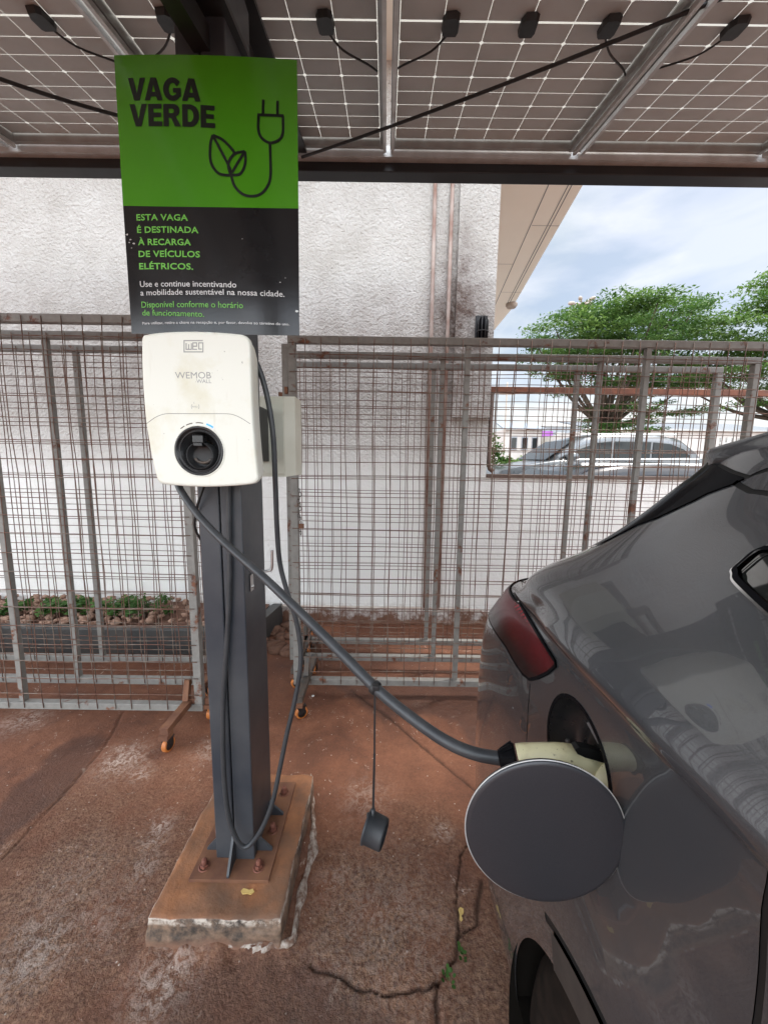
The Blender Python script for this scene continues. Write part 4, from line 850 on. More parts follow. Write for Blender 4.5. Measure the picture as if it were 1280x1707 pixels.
def S(u,z):
    """car skin: u runs along the side and round the rear corner"""
    u=np.asarray(u,float);z=np.asarray(z,float); xs_=fxs(z)
    # the crease fades out towards the lamp, the flank swells over the wheel arch
    fade=np.clip((u-.48)/.30,0,1); fade=fade*fade*(3-2*fade)
    xs_=xs_+fade*(.020*np.exp(-((z-1.236)/.03)**2)-.002)
    xs_=xs_-.010*np.exp(-((u-.29)/.45)**2-((z-.78)/.16)**2)+.012*np.exp(-((u-.05)/.5)**2-((z-1.02)/.10)**2)
    YC=fyc(z); s=np.clip((u-YC)/(UM-YC),0,1); X1,Y1=corner(fyr(z),xs_,s,YC)
    yf=fyf(z); yc=-1.0; sf=np.clip((-1.0-u)/2.5,0,1); ph=sf*math.pi/2; c=np.cos(ph);q=np.sin(ph);r=(c**5+q**5)**(-1/5); X2=XC-(XC-xs_)*c*r; Y2=-1.0+(yf+1.0)*q*r
    X=np.where(u>YC,X1,np.where(u<-1.0,X2,xs_)); Y=np.where(u>YC,Y1,np.where(u<-1.0,Y2,u)); 
    return np.stack([X,Y,z+0*u],-1)
_u=np.linspace(-.35,1.55,760); _z=np.linspace(.22,1.62,560); UU,ZZ=np.meshgrid(_u,_z); SP=projn(S(UU,ZZ))
_s=S(UU,ZZ); _du=S(UU+1e-3,ZZ)-_s; _dz=S(UU,ZZ+1e-3)-_s; _n=np.cross(_dz,_du); _n*=np.sign(-_n[...,0:1]+1e-9)*1.0
_n=np.cross(_du,_dz); _n=_n*np.where((_n*np.stack([_s[...,0]-XC,_s[...,1]-0.0,0*_s[...,0]],-1)).sum(-1)<0,-1,1)[...,None]
FACE=((np.array([0,0,H])-_s)*_n).sum(-1)>0
def inv(px,py):
    d=(SP[...,0]-px)**2+(SP[...,1]-py)**2+np.where(FACE,0,400)+SP[...,2]*2; k=np.unravel_index(np.argmin(d),d.shape); return (float(UU[k]),float(ZZ[k]))
def circ_poly(cu,cz,r,n=40,a0=0,a1=2*math.pi,end=False): return [(cu+r*math.cos(a),cz+r*math.sin(a)) for a in np.linspace(a0,a1,n,endpoint=end)]
ARC=(.250,.375)
R_in,R_tr,R_gap=.418,.468,.478
PORT=(.505,1.065,.088)
def dens(P,step=.012,closed=True):
    out=[]; m=len(P)
    for i in range(m if closed else m-1):
        a=np.array(P[i]);c=np.array(P[(i+1)%m]); k=max(1,int(np.hypot(*(c-a))/step)); out+=[tuple(a+(c-a)*j/k) for j in range(k)]
    if not closed: out.append(tuple(P[-1]))
    return out
def smooth2(P,k=5,closed=True):
    Q=[Vector((a,c,0)) for a,c in P]
    if closed:
        q=[Q[-1]]+Q+[Q[0],Q[1]]; out=[]
        for i in range(1,len(q)-2):
            for j in range(k):
                t=j/k;a,b,c,d=q[i-1:i+3]; out.append(.5*((2*b)+(c-a)*t+(2*a-5*b+4*c-d)*t*t+(3*b-a-3*c+d)*t**3))
        return [(v.x,v.y) for v in out]
    return [(v.x,v.y) for v in smoothpath(Q,k)]
def strip(P,w_):
    """thin closed polygon round a polyline in (u,z)"""
    P=[np.array(p) for p in P]; L=[];R=[]
    for i in range(len(P)):
        d=P[min(i+1,len(P)-1)]-P[max(i-1,0)]; d=d/np.hypot(*d); n_=np.array([-d[1],d[0]])*w_/2; L.append(tuple(P[i]+n_));R.append(tuple(P[i]-n_))
    return L+R[::-1]
tl=smooth2([inv(*p) for p in [(862,1001),(872,1012),(893,1045),(912,1075),(926,1098),(928,1112),(915,1124),(895,1133),(883,1135),(872,1127),(857,1103)]],3)
tlp=[inv(*p) for p in [(859,998),(868,1006),(890,1040),(910,1072),(926,1100),(928,1112),(915,1124),(897,1133),(884,1136),(872,1126),(857,1103),(845,1080)]]
zt=tlp[0][1]; zb=tlp[-1][1]
tlp=[(1.45,zt+.004)]+tlp+[(1.45,zb-.02)]
edge=[inv(*p) for p in [(1001,907),(1030,892),(1061,877),(1095,863),(1127,850),(1155,837),(1178,825),(1202,815),(1228,804),(1246,797)]]
tq=[inv(1246,795),inv(1222,786),inv(1196,775),inv(1172,765)]; zt2=tq[-1][1]
trimp=[(1.60,edge[0][1]-.03),(1.2,edge[0][1]-.025),(.95,edge[0][1]-.015)]+edge+tq+[(1.60,zt2)]
win_o=smooth2([inv(1224,957),inv(1234,941),inv(1256,924),inv(1279,914)],4,False)
uo,zo=win_o[-1]; win_l=smooth2([inv(1224,957),inv(1228,970),inv(1250,992),inv(1279,1022)],4,False); ul,zl=win_l[-1]
wino=win_o+[(-.02,zo+.03),(-.04,zl-.06)]+win_l[::-1][:-1]
c_=np.mean(np.array(win_o),0)

def inset(P,d):
    P=np.array(P); c=P.mean(0); out=[]
    n_=len(P)
    for i in range(n_):
        t=P[(i+1)%n_]-P[i-1]; t=t/np.hypot(*t); q=np.array([-t[1],t[0]]); 
        if ((c-P[i])*q).sum()<0: q=-q
        out.append(tuple(P[i]+q*d))
    return out
wini=inset(wino,.0048)
polys=[]   # (part, polygon); later ones win
arch_tr=circ_poly(*ARC,R_tr,60,1.02,math.pi+.5,True)+circ_poly(*ARC,R_in-.01,60,.98,math.pi+.5,True)[::-1]; gapc=circ_poly(*ARC,R_gap,60,.95,math.pi+.5,True)+circ_poly(*ARC,R_tr-.002,60,.95,math.pi+.5,True)[::-1]; archin=circ_poly(*ARC,R_in,60,-.42,math.pi+.42,True)
polys.append(('shut',gapc)); polys.append(('arch',arch_tr)); polys.append(('hole',archin))
polys.append(('hole',[(.60,.10),(1.80,.10),(1.80,.30),(.60,.335)]))
polys.append(('port_rim',circ_poly(*PORT[:2],PORT[2],48))); polys.append(('hole',circ_poly(*PORT[:2],PORT[2]-.006,48)))
polys.append(('tail_border',tlp)); _c=[tlp[0]]+tlp+[tlp[-1]]; polys.append(('tail',[(tlp[0][0],tlp[0][1]-.005)]+inset(tlp,.0055)[1:-1]+[(tlp[-1][0],tlp[-1][1]+.005)]))
polys.append(('shut',strip([inv(*p) for p in [(883,1139),(880,1180),(877,1240),(872,1300)]],.0035)))
polys.append(('rear_trim',trimp))
polys.append(('seam',strip(tq+[(.9,zt2)],.004)))
polys.append(('seam',strip([edge[-1],inv(1262,788),(edge[-1][0]-.22,1.545)],.006)))
polys.append(('seam',strip([inv(1226,806),inv(1250,820),(-.02,inv(1278,836)[1]-.0)],.005)))
polys.append(('win_chrome',inset(wino,-.0022))); polys.append(('win_border',wino)); polys.append(('glass',wini))
polys.append(('shut',strip([(inv(1278,1500)[0],1.22),inv(1276,1520),inv(1268,1600),inv(1263,1700),(.235,1.0)],.006)))
for (a,c) in ((-.12,-.95),(-1.02,-1.7)): polys.append(('glass',[(a,1.27),(a,1.50),(c+.05,1.50),(c-.02,1.27)]))
def grid_mesh(polys,us,zs,off=0):
    vs=[];ed=[]
    us=np.array(us);zs=np.array(zs)
    for z in zs:
        for u in us: vs.append((u,z))
    cons=[]
    for nm_,P in polys:
        Q=dens(P,.010); base=len(vs); vs+=Q; ed+=[(base+i,base+(i+1)%len(Q)) for i in range(len(Q))]; cons.append((nm_,np.array(Q)))
    # outline
    v,e,f,_,_,_=delaunay_2d_cdt([Vector(p) for p in vs],ed,[],0,1e-6)
    V=np.array([(p.x,p.y) for p in v]); Fc=np.array([t[:3] for t in f]); C=V[Fc].mean(1); cls=np.array(['body']*len(Fc),dtype=object)
    ok=(C[:,0]>us.min())&(C[:,0]<us.max())&(C[:,1]>zs.min())&(C[:,1]<zs.max())
    for nm_,Q in cons:
        ins=np.zeros(len(C),bool); n_=len(Q)
        for i in range(n_):
            a,c=Q[i],Q[(i+1)%n_]
            m=(a[1]>C[:,1])!=(c[1]>C[:,1])
            if m.any(): ins^=m&(C[:,0]<(c[0]-a[0])*(C[:,1]-a[1])/(c[1]-a[1]+1e-12)+a[0])
        cls[ins]=nm_
    return V,Fc[ok],cls[ok]
us=list(np.arange(-3.5,-.3,.06))+list(np.arange(-.3,1.10,.0125))+list(np.arange(1.10,UM+.001,.03)); us[-1]=UM
zs=list(np.arange(.20,1.15,.018))+list(np.arange(1.15,1.63,.009)); zs[-1]=1.63
CV,CF,CC=grid_mesh(polys,us,zs)
def surfn(V,off=0.0):
    u,z=V[:,0],V[:,1]; e=.002; P=S(u,z); du=S(np.minimum(u+e,UM),z)-S(u-e,z); dz=S(u,np.minimum(z+e,1.63))-S(u,z-e); n=np.cross(du,dz); n/=np.linalg.norm(n,axis=1)[:,None]+1e-12
    s=np.where((n*np.stack([P[:,0]-XC,(P[:,1]+.3)*.6,0*z],-1)).sum(1)<0,-1,1)[:,None]; n=n*s; return P+n*off,n
def skin(name,classes,mat,par,off=0.0,V=CV,Fc=CF,cl=CC,mirror=False,rim=0):
    sel=np.isin(cl,classes); f=Fc[sel]; idx,inv_=np.unique(f,return_inverse=True); f=inv_.reshape(-1,3); P,n=surfn(V[idx],off)
    if mirror: P=P*[-1,1,1]+[2*XC,0,0]; n=n*[-1,1,1]
    # orient faces along the normals
    a=P[f]; fn=np.cross(a[:,1]-a[:,0],a[:,2]-a[:,0]); fl_=(fn*n[f[:,0]]).sum(1)<0; f[fl_]=f[fl_][:,::-1]
    me=bpy.data.meshes.new(name); L=np.array(worldloc(par)); me.from_pydata((P-L).tolist(),[],f.tolist()); me.materials.append(M[mat]); me.polygons.foreach_set('use_smooth',[True]*len(f))
    me.normals_split_custom_set_from_vertices(n.tolist()); o=bpy.data.objects.new(name,me); COL.objects.link(o); o.parent=par; return o
car=thing('grey_car','dark grey metallic car with its round charging flap open and a cable plugged in','car',(XC,-.9,0))
skin('body','body','paint',car); skin('far_side_body','body','paint',car,mirror=True)
for m_ in (False,True):
    if not m_: skin('arch_cladding','arch','arch',car,.004,mirror=m_)
skin('panel_gap','shut','shut',car,-.001); skin('panel_gap','seam','shut',car,-.001)
tlo=skin('tail_light','tail','tail',car,.003); skin('tail_light','tail','tail',car,.003,mirror=True)
skin('tail_light_border','tail_border','trim',tlo,.003)
rt=skin('rear_window_trim','rear_trim','trim',car,.002); skin('rear_window_trim','rear_trim','trim',car,.002,mirror=True)
wf=skin('window_frame','win_border','trim',car,.004); skin('chrome_edge','win_chrome','chrome',wf,.003); skin('side_window','glass','glass',car,-.002); skin('side_window','glass','glass',car,-.002,mirror=True)
# roof cap, floor
b=MB(); 
ur=np.linspace(-3.5,UM,60); 
top=S(ur,np.full_like(ur,1.63)); bot=S(ur,np.full_like(ur,.34))*[1,1,1]
def cap(P,zc):
    vs=[];fs=[];m=len(P)
    for k in range(7):
        t=k/6; 
        for p in P: x=p[0]+(XC-p[0])*t; vs.append((x,p[1],p[2]+zc*(1-(1-t)**2)))
    for k in range(6):
        for i in range(m-1): fs.append((k*m+i,k*m+i+1,(k+1)*m+i+1,(k+1)*m+i))
    vs2=[(2*XC-x,y,z) for x,y,z in vs]; b.add(vs,fs,True); b.add(vs2,fs,True)
cap(top,.05); o=b.build('roof','paint',car); recalc(o)
b=MB(); cap(bot,0); b.build('underbody','well',car)
# spoiler
b=MB(); 
def spo(k):
    # outline of the lip seen from above, k = height
    pts=[(.452,.20),(.446,.34),(.440,.44),(.434,.490),(.436,.505),(.446,.513),(.60,.56),(.9,.60),(XC,.615)]
    pts=[(x,y,z_) for (x,y),z_ in zip(pts,[0]*9)]; L=[(x,y) for x,y,_ in pts]; return L+[(2*XC-x,y) for x,y in L[::-1][1:]]
Lp=spo(0); m=len(Lp); 
def zt_(x,y,t): # lower / upper skin
    base=1.501+.10*max(0,.50-y)*.6; up=1.524+.24*max(0,.515-y)*.95; cx=min(1,(min(x,2*XC-x)-.43)/.35); cx=max(0,cx); return (base-.012*cx if t==0 else up+.055*cx)
ring=lambda t,sx: [(XC+(x-XC)*sx,y+(-.0 if t else 0),zt_(x,y,t)) for x,y in Lp]
def rg(sx,dy,t): return [(XC+(x-XC)*sx,y+dy*max(0,min(1,(y-.30)/.15)),zt_(x,y,0)*(1-t)+zt_(x,y,1)*t) for x,y in Lp]
def rr2(a,hh=.010):
    L=[]
    for (x,y),(x0,y0,z0),(x1,y1,z1) in zip(Lp,rg(1,0,0),rg(1,0,1)):
        k=max(0,min(1,(y-.30)/.15)); L.append((XC+(x-XC)*(1+.006*math.cos(a)-.004),y+(.012*math.cos(a)-.006)*k,z1-hh+hh*math.sin(a)))
    return L
RG=[rg(1,0,0)]+[rr2(a) for a in np.linspace(-.5,math.pi/2,8)]+[rg(.975,-.02,1.02)]; vs=sum(RG,[]); NR=len(RG)-1
fs=[(i+k*m,i+1+k*m,i+1+(k+1)*m,i+(k+1)*m) for i in range(m-1) for k in range(NR)]
def fan(o_): # close across by linking mirrored pairs
    return [(o_+i,o_+i+1,o_+m-2-i,o_+m-1-i) for i in range(m//2)]
fs+=fan(0)+fan(NR*m); o=b.add(vs,fs,True).build('spoiler','paint',car); recalc(o)
bm=bmesh.new(); bm.from_mesh(o.data); bmesh.ops.subdivide_edges(bm,edges=[e for e in bm.edges if e.calc_length()>.3],cuts=6,use_grid_fill=True); bm.to_mesh(o.data); bm.free()
# port recess
pc=S(np.array([PORT[0]]),np.array([PORT[1]]))[0]; pc=Vector(pc); Vn=surfn(np.array([[PORT[0],PORT[1]]]))[1][0]; pn=Vector(Vn); inn=-pn
pr=skin('port_rim','port_rim','trim',car,.001)
def rimring(rr,dep): 
    V=np.array(circ_poly(*PORT[:2],rr,48)); P,n=surfn(V); return [Vector(p)-Vector(n_)*dep for p,n_ in zip(P,n)]
R_=[rimring(PORT[2]-.006,0),rimring(PORT[2]-.008,.012),rimring(PORT[2]-.014,.04),rimring(.05,.052),rimring(.044,.040),rimring(.030,.040),rimring(.028,.062),rimring(.002,.062)]
b=MB(); b.add(sum(R_,[]),[(i*48+k,i*48+(k+1)%48,(i+1)*48+(k+1)%48,(i+1)*48+k) for i in range(7) for k in range(48)],True); b.build('charge_port','blackpl',car)
b=MB(); q=[at(*p,X=.302) for p in [(977,1205),(983,1203),(1003,1229),(1001,1241),(996,1240)]]; b.prism(q,(.002,0,0)); o=b.build('port_label','farsilver',car); recalc(o)
b=MB(); 
for (x,y) in ((920,1235),(926,1222),(948,1236)): c=at(x,y,X=.318); b.lathe(c,(-1,0,.2),[(0,.004),(.004,.004),(.006,.002),(.006,0)],10)
b.build('port_screw','darkmetal',car)
# flap
LY=.405; lc=at(906,1386,Y=LY); a_=(at(1035,1375,Y=LY)-at(778,1396,Y=LY)).length/2; lr=(at(906,1272,Y=LY)-at(906,1500,Y=LY)).length/2
fn_=Vector((-.10,-1,.02)).normalized()
def disc(b,c,n_,rx,rz,prof,seg=72):
    n_=Vector(n_).normalized(); ex=Vector((1,0,0)); ex=(ex-n_*ex.dot(n_)).normalized(); ez=ex.cross(n_); ez=-ez if ez.z<0 else ez; vs=[];fs=[]
    for d,k in prof:
        for i in range(seg): a=2*math.pi*i/seg; vs.append(c+n_*d+ex*(rx*k*math.cos(a))+ez*(rz*k*math.sin(a)))
    mm=len(prof)
    for j in range(mm-1):
        for i in range(seg): fs.append((j*seg+i,j*seg+(i+1)%seg,(j+1)*seg+(i+1)%seg,(j+1)*seg+i))
    fs+=[tuple(range(seg)),tuple((mm-1)*seg+i for i in range(seg))]; return b.add(vs,fs,True)
fd=thing_part=None
b=MB(); disc(b,lc,fn_,a_,(a_+lr)/2*1.0,[(-.005,.965),(-.004,.99),(0,1.0),(.002,.996),(.003,.985),(.0036,.94),(.0040,.7),(.0042,.35),(.0043,.02)]); o=b.build('charging_flap','lidpaint',car); recalc(o); flap=o
b=MB(); n_=fn_; ex=(Vector((1,0,0))-n_*n_.x).normalized(); ez=Vector((0,0,1)); ez=(ez-n_*ez.dot(n_)).normalized(); rr_=a_*1.0; b.tube([lc+n_*.0005+ex*(a_*1.003*math.cos(t))+ez*((a_+lr)/2*1.003*math.sin(t)) for t in np.linspace(0,2*math.pi,96,endpoint=False)],.0008,6,closed=True); b.build('flap_edge_glint','alulight',flap)  # thin pale ring imitating the glint along the flap's edge
b=MB(); disc(b,lc-fn_*.006,fn_,a_*.93,a_*.93,[(-.006,.97),(0,1.0),(.001,1.0)]); o=b.build('flap_inner','blackpl',flap); recalc(o)
b=MB(); b.bar(lc+Vector((a_*.6,.012,.0)),pc+Vector((.0,-.07,-.01)),.03,.012); b.build('hinge_arm','blackpl',flap)
# wheels
def wheel(cx,cy,side,nm_lab=None):
    c=Vector((cx,cy,.365)); ax=Vector((side,0,0)); b=MB(); R=.352
    b.lathe(c-ax*.0,ax,[(-.22,.22),(-.225,.31),(-.20,R-.008),(-.17,R),(-.05,R),(-.02,R-.008),(.0,.315),(.004,.28),(-.004,.235),(-.01,.23)],72); o=b.build('tyre','tyre',car)
    b=MB(); b.lathe(c,ax,[(-.01,.232),(-.004,.225),(-.03,.215),(-.16,.205),(-.16,0)],48)
    for k in range(5):
        a=k*2*math.pi/5; u=Vector((0,math.cos(a),math.sin(a))); b.bar(c-ax*.03+u*.03,c-ax*.015+u*.218,.05,.025,up=ax)
    b.lathe(c,ax,[(-.04,.06),(-.012,.05),(-.010,0)],20); b.build('rim','rim',o)
wheel(.322,.325,-1); wheel(.325,-2.45,-1); wheel(2*XC-.322,.325,1); wheel(2*XC-.325,-2.45,1)
b=MB()
vs=[];fs=[]; NA=30
for i in range(NA+1):
    a=-.45+(math.pi+.9)*i/NA
    for x in (.29,.70): vs.append((x,ARC[0]+(R_in+.008)*math.cos(a),ARC[1]+(R_in+.008)*math.sin(a)))
for i in range(NA): a=i*2; fs.append((a,a+2,a+3,a+1))
b.add(vs,fs,True); b.box(.70,.705,-.2,.8,.1,.8); b.build('wheel_well','well',car)
# plug held in the port
pg=thing('charging_plug','cream charging plug with ribbed black collar, inserted in the open port of the grey car','plug',tuple(at(866,1262,Y=.52)))
E0=at(836,1265,Y=.522); E1=at(866,1263,Y=.517); E2=at(930,1262,Y=.508); E3=at(985,1272,Y=.505); E4=at(1012,1292,Y=.508)
ax=(E1-E0).normalized(); b=MB(); b.lathe(E0-ax*.004,ax,[(0,.0098),(0,.0125),(.006,.0150),(.019,.0200),(.0245,.0205),(.026,.019),(.026,0)],32)
for k in range(8):
    a=2*math.pi*k/8+.2; u=ax.orthogonal().normalized(); w_=ax.cross(u); d=u*math.cos(a)+w_*math.sin(a); b.bar(E0+d*.0125,E0+ax*.019+d*.0215,.005,.004,up=d)
b.build('collar','trim',pg)
PTS=smoothpath([E1-ax*.002,E1+ax*.012,E2,(E2+E3)/2+Vector((0,0,.000)),E3,E4,at(1030,1312,X=.335)],7)
rad=[.0192+.004*min(1,max(0,(i-12)/20))+.006*min(1,max(0,(i-28)/10)) for i in range(len(PTS))]
b=MB(); b.tube(PTS,rad,28); b.build('handle','plug',pg)
dd=Vector((-.35,-.55,.9)).normalized()
b=MB(); q=[at(*p,Y=.478) for p in [(958,1249),(965,1246),(985,1249),(1004,1256),(1013,1268),(1016,1275),(1000,1270),(975,1263),(962,1257)]]; b.prism(q,(0,.012,0)); o=b.build('release_slot','shut',pg); recalc(o)
# ================================================================ BEYOND THE WALL
def far_car(name,label,x0,y0,z0,L,hh,wd,paint,grp=None):
    """car seen from its left side, nose towards -X; x0 = nose"""
    t=thing(name,label,'car',(x0+L/2,y0+wd/2,z0),grp)
    def P(s,h): return (x0+s*L,z0+h*hh)
    low=[(0.0,.28),(.005,.42),(.02,.52),(.10,.58),(.22,.635),(.28,.66),(.45,.665),(.70,.68),(.86,.70),(.97,.70),(.995,.60),(1,.40),(.99,.22),(.90,.18),(.10,.18),(.02,.20)]
    def loft(prof,ys,name,mat):
        b=MB(); n=len(prof)
        for (y,k,dz) in ys: b.v+=[Vector((x0+L*(.5+(s-.5)*k),y,z0+hh*(h if h<.5 else .5+(h-.5)*dz))) for s,h in prof]
        m=len(ys)
        for j in range(m-1):
            for i in range(n): b.f.append((j*n+i,j*n+(i+1)%n,(j+1)*n+(i+1)%n,(j+1)*n+i)); b.sm.append(True)
        b.f+=[tuple(range(n)),tuple((m-1)*n+i for i in range(n))]; b.sm+=[False,False]; o=b.build(name,mat,t); recalc(o); return o
    body=loft(low,[(y0,.985,.86),(y0+.03,.995,.95),(y0+.12,1,.99),(y0+wd/2,1,1.06),(y0+wd-.12,1,.99),(y0+wd-.03,.995,.95),(y0+wd,.985,.86)],'body',paint)
    gh=[(.23,.62),(.30,.74),(.38,.90),(.42,.95),(.50,.99),(.62,1.0),(.75,.985),(.86,.94),(.93,.80),(.97,.66)]
    loft(gh,[(y0+.06,1,.80),(y0+.14,1,.93),(y0+.24,.995,.99),(y0+wd/2,.99,1.02),(y0+wd-.24,.995,.99),(y0+wd-.06,1,.80)],'cabin',paint)
    for k,pl_ in enumerate(([(.30,.675),(.385,.79),(.46,.865),(.53,.885),(.53,.68)],[(.542,.68),(.542,.885),(.71,.882),(.71,.69)],[(.722,.69),(.722,.88),(.80,.862),(.865,.80),(.90,.71)])):
        b=MB(); q=[Vector((P(s,h)[0],y0+.058,P(s,h)[1])) for s,h in pl_]; b.prism(q,(0,-.012,0)); o=b.build('side_window','farglass',t); recalc(o)
    b=MB(); q=[(x0+s*L,y,z0+h*hh+.012) for s,h,y in ((.235,.645,y0+.14),(.375,.895,y0+.26),(.375,.91,y0+wd-.26),(.235,.66,y0+wd-.14))]; b.prism(q,(-.01,0,.012)); o=b.build('windscreen','farglass',t); recalc(o)
    b=MB(); b.bar((x0+.30*L,y0+.0,z0+.665*hh),(x0+.93*L,y0+.0,z0+.69*hh),.03,.028); b.build('belt_trim','chrome',t)
    b=MB(); bm=bmesh.new(); bmesh.ops.create_uvsphere(bm,u_segments=16,v_segments=10,radius=1)
    for v in bm.verts: v.co=Vector((v.co.x*.13,v.co.y*.07,v.co.z*.075))+Vector((x0+.335*L,y0-.10,z0+.70*hh))
    b.frombm(bm,True); b.bar((x0+.335*L,y0-.06,z0+.66*hh),(x0+.34*L,y0+.04,z0+.66*hh),.04,.03); b.build('wing_mirror','farsilver' if paint=='farsilver' else paint,t)
    b=MB()
    for s in (.52,.70): b.bar((x0+s*L-.09,y0-.02,z0+.60*hh),(x0+s*L+.09,y0-.02,z0+.605*hh),.03,.03)
    b.build('door_handle','chrome',t)
    b=MB(); b.bar((x0+.40*L,y0+.22,z0+.975*hh),(x0+.85*L,y0+.22,z0+.985*hh),.03,.03); b.build('roof_rail','chrome',t)
    for s in (.19,.80):
        for y,sd in ((y0+.02,-1),(y0+wd-.02,1)):
            b=MB(); b.lathe((x0+s*L,y,z0+.33),(0,sd,0),[(-.2,.0),(-.2,.33),(.0,.33),(.01,.25),(-.03,.2),(-.03,0)],28); b.build('wheel','tyre',t)
far_car('parked_car','silver grey hatchback parked on the street beyond the low wall, seen through the fence',2.15,7.2,.555,4.15,1.60,1.78,'farsilver')
far_car('parked_car','black car right behind the low wall, only its shiny roof showing above the sill',.55,4.35,0,4.6,1.56,1.8,'farblack')
def tree(label,cx,cy,z0,tr_h,layers,n_leaf,mat,size,limbs,tilt=.0):
    t=thing('tree',label,'tree',(cx,cy,z0),'trees across the street'); b=MB(); c=[]
    for (dx,dy,z,rx,ry,nc) in layers:
        for k in range(int(nc*1.7)):
            a=random.random()*6.28; q=math.sqrt(random.random()); c.append(Vector((cx+dx+rx*q*math.cos(a),cy+dy+ry*q*math.sin(a),z+.18*(1-q*q)+random.gauss(0,.10))))
    for p in c:
        k=.6+.9*random.random(); leaves(b,p,int(n_leaf*k),(.50*k,.50*k,.05+.07*random.random()),size,1,2.6)
    b.build('crown',mat,t)
    b=MB(); top=Vector((cx+tilt,cy,z0+tr_h)); b.tube(smoothpath([(cx,cy,z0-.2),(cx+.05,cy,z0+tr_h*.5),top],5),[.20-.006*i for i in range(11)],10)
    for p in random.sample(c,min(limbs,len(c))):
        m_=(top+p)/2+Vector((0,0,-.12*(p-top).length)); pts=smoothpath([top-Vector((0,0,.1)),m_,p-Vector((0,0,.12))],5); b.tube(pts,list(np.linspace(.075,.012,len(pts))),6)
    b.build('trunk','bark',t)
D=11.5
def zpx(py,d): return at(1000,py,Y=d).z
def xpx(px,d): return at(px,700,Y=d).x
random.seed(11)
tree('wide flat-topped acacia tree behind the silver car',xpx(1010,D),D,.5,2.2,[(.2,0,zpx(522,D),1.9,1.6,22),(.1,0,zpx(548,D),2.5,2.0,34),(.1,0,zpx(578,D),2.9,2.2,44),(.3,0,zpx(606,D),2.9,2.1,36),(.6,0,zpx(632,D),2.5,2.0,24),(.5,0,zpx(650,D),2.0,1.8,20),(.9,0,zpx(690,D),1.6,1.6,14),(.3,-.3,zpx(718,D),.9,1,7)],170,'leaf',.10,30)
D2=10.5
tree('light green acacia tree at the right edge, taller than the one beside it',xpx(1310,D2),D2,.5,2.4,[(.3,0,zpx(462,D2),1.3,1.2,20),(.1,0,zpx(505,D2),1.6,1.5,24),(.0,0,zpx(545,D2),2.1,1.8,30),(-.1,0,zpx(585,D2),2.6,1.9,34),(0,0,zpx(625,D2),2.4,1.9,26),(.2,0,zpx(665,D2),1.7,1.6,16)],170,'leaf2',.10,26)
# round shrub by the corner, hedge
t=thing('shrub','dark round shrub seen at the bottom left corner of the wall opening','shrub',(xpx(826,9),9,.55)); b=MB()
for k in range(26): leaves(b,(xpx(826,9)+random.gauss(0,.16),9+random.gauss(0,.2),.75+random.random()*1.35),60,(.22,.2,.2),.09,0,1.8)
b.build('foliage','leaf',t); b=MB(); b.tube([(xpx(826,9),9,.5),(xpx(826,9),9,1.2)],.03,6); b.build('stem','bark',t)
t=thing('hedge','low light green hedge in front of the far white house','hedge',(xpx(865,16),16,.55)); b=MB()
for k in range(40): leaves(b,(xpx(845+k*1.6,16),16+random.gauss(0,.2),.7+random.random()*1.0),50,(.3,.25,.25),.13,0,1.6)
b.build('foliage','leaf2',t)
# far houses
h1=thing('house','white far house with a grey door and windows behind the parked silver car','house',(xpx(880,30),32,.5))
b=MB(); b.box(xpx(840,30),xpx(905,30),30,36,0,zpx(718,30)); b.build('wall','bldw',h1)
b=MB(); b.prism([(xpx(836,30),29.6,zpx(718,30)),(xpx(908,30),29.6,zpx(718,30)),(xpx(900,30),33,zpx(702,30)),(xpx(846,30),33,zpx(702,30))],(0,.1,.12)); o=b.build('roof','roofm',h1); recalc(o)
for px in (858,876,893):
    b=MB(); b.box(xpx(px-5,30),xpx(px+5,30),29.93,29.98,zpx(752,30),zpx(730,30)); f=b.build('window','bldg',h1); b=MB(); b.box(xpx(px-4,30),xpx(px+4,30),29.90,29.925,zpx(750,30),zpx(732,30)); b.build('pane','farglass',f)
h2=thing('shop_building','pale grey shop building with a purple banner on its front, beyond the silver car','building',(xpx(930,34),36,.5))
b=MB(); b.box(xpx(904,34),xpx(975,34),34,40,0,zpx(712,34)); b.build('wall','bldg',h2)
b=MB(); b.box(xpx(900,34),xpx(978,34),33.6,40,zpx(712,34),zpx(706,34)); b.build('roof','bldw',h2)
b=MB(); b.box(xpx(903,34),xpx(922,34),33.9,33.96,zpx(738,34),zpx(720,34)); b.build('banner','purple',h2)
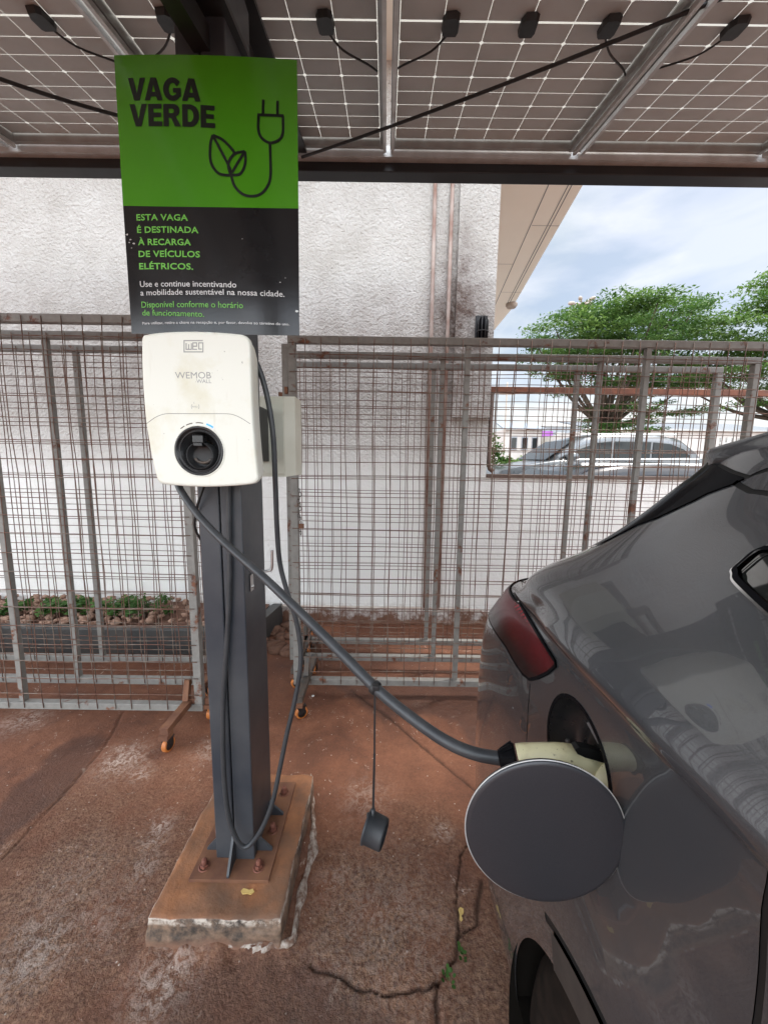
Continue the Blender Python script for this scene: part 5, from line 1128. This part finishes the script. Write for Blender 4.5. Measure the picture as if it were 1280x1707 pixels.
b=MB(); b.box(xpx(928,34),xpx(942,34),33.9,33.96,zpx(765,34),zpx(722,34)); b.build('door','bldw',h2)
h3=thing('far_roof','long white warehouse with a low roof seen behind the acacia trunks','building',(xpx(1130,22),24,.5))
b=MB(); b.box(xpx(985,24),xpx(1330,24),24,34,0,zpx(716,24)); b.build('wall','bldw',h3)
b=MB(); b.prism([(xpx(980,24),23.7,zpx(716,24)),(xpx(1340,24),23.7,zpx(716,24)),(xpx(1330,24),29,zpx(690,24)),(xpx(990,24),29,zpx(690,24))],(0,.1,.1)); o=b.build('roof','farsilver',h3); recalc(o)
lf=thing('lattice_wall','white pierced block screen wall to the right behind the trees','wall',(xpx(1250,10),10,.5)); b=MB()
for i in range(26):
    for j in range(5):
        x=xpx(1196,9.5)+i*.15; z=1.50+j*.15
        b.box(x,x+.15,9.5,9.56,z,z+.028); b.box(x,x+.028,9.5,9.56,z+.028,z+.15)
b.box(xpx(1196,9.5),xpx(1196,9.5)+3.9,9.5,9.56,.5,1.50); b.build('block_screen','bldw',lf)
sl_=thing('street_lamp','white street lamp with a cluster of five lamp heads above the tree crown','street lamp',(xpx(970,15),15,.5))
lz=zpx(508,15); lx=at(970,503,Y=15).x
b=MB(); b.tube([(lx,15,.5),(lx,15,lz)],[.07,.045],8); b.build('pole','lampgl',sl_)
for k in range(5):
    a=2*math.pi*k/5+.3; e=Vector((math.cos(a)*.42,math.sin(a)*.42,.02)); b=MB(); c=Vector((lx,15,lz)); b.tube([c,c+e*.5+Vector((0,0,.06)),c+e*.75],.03,6); b.lathe(c+e*.6+Vector((0,0,.07)),e,[(0,0),(.02,.05),(.13,.07),(.21,.055),(.24,0)],12); b.build('lamp_head','lampgl',sl_)
pp=thing('utility_pole','thin white pole standing in front of the far hills','pole',(xpx(842,20),20,.5)); b=MB(); b.tube([(xpx(842,20),20,.5),(xpx(842,20),20,zpx(640,20))],.035,6); b.box(xpx(842,20)-.4,xpx(842,20)+.4,19.97,20.03,zpx(660,20),zpx(657,20)); b.build('pole_shaft','lampgl',pp)
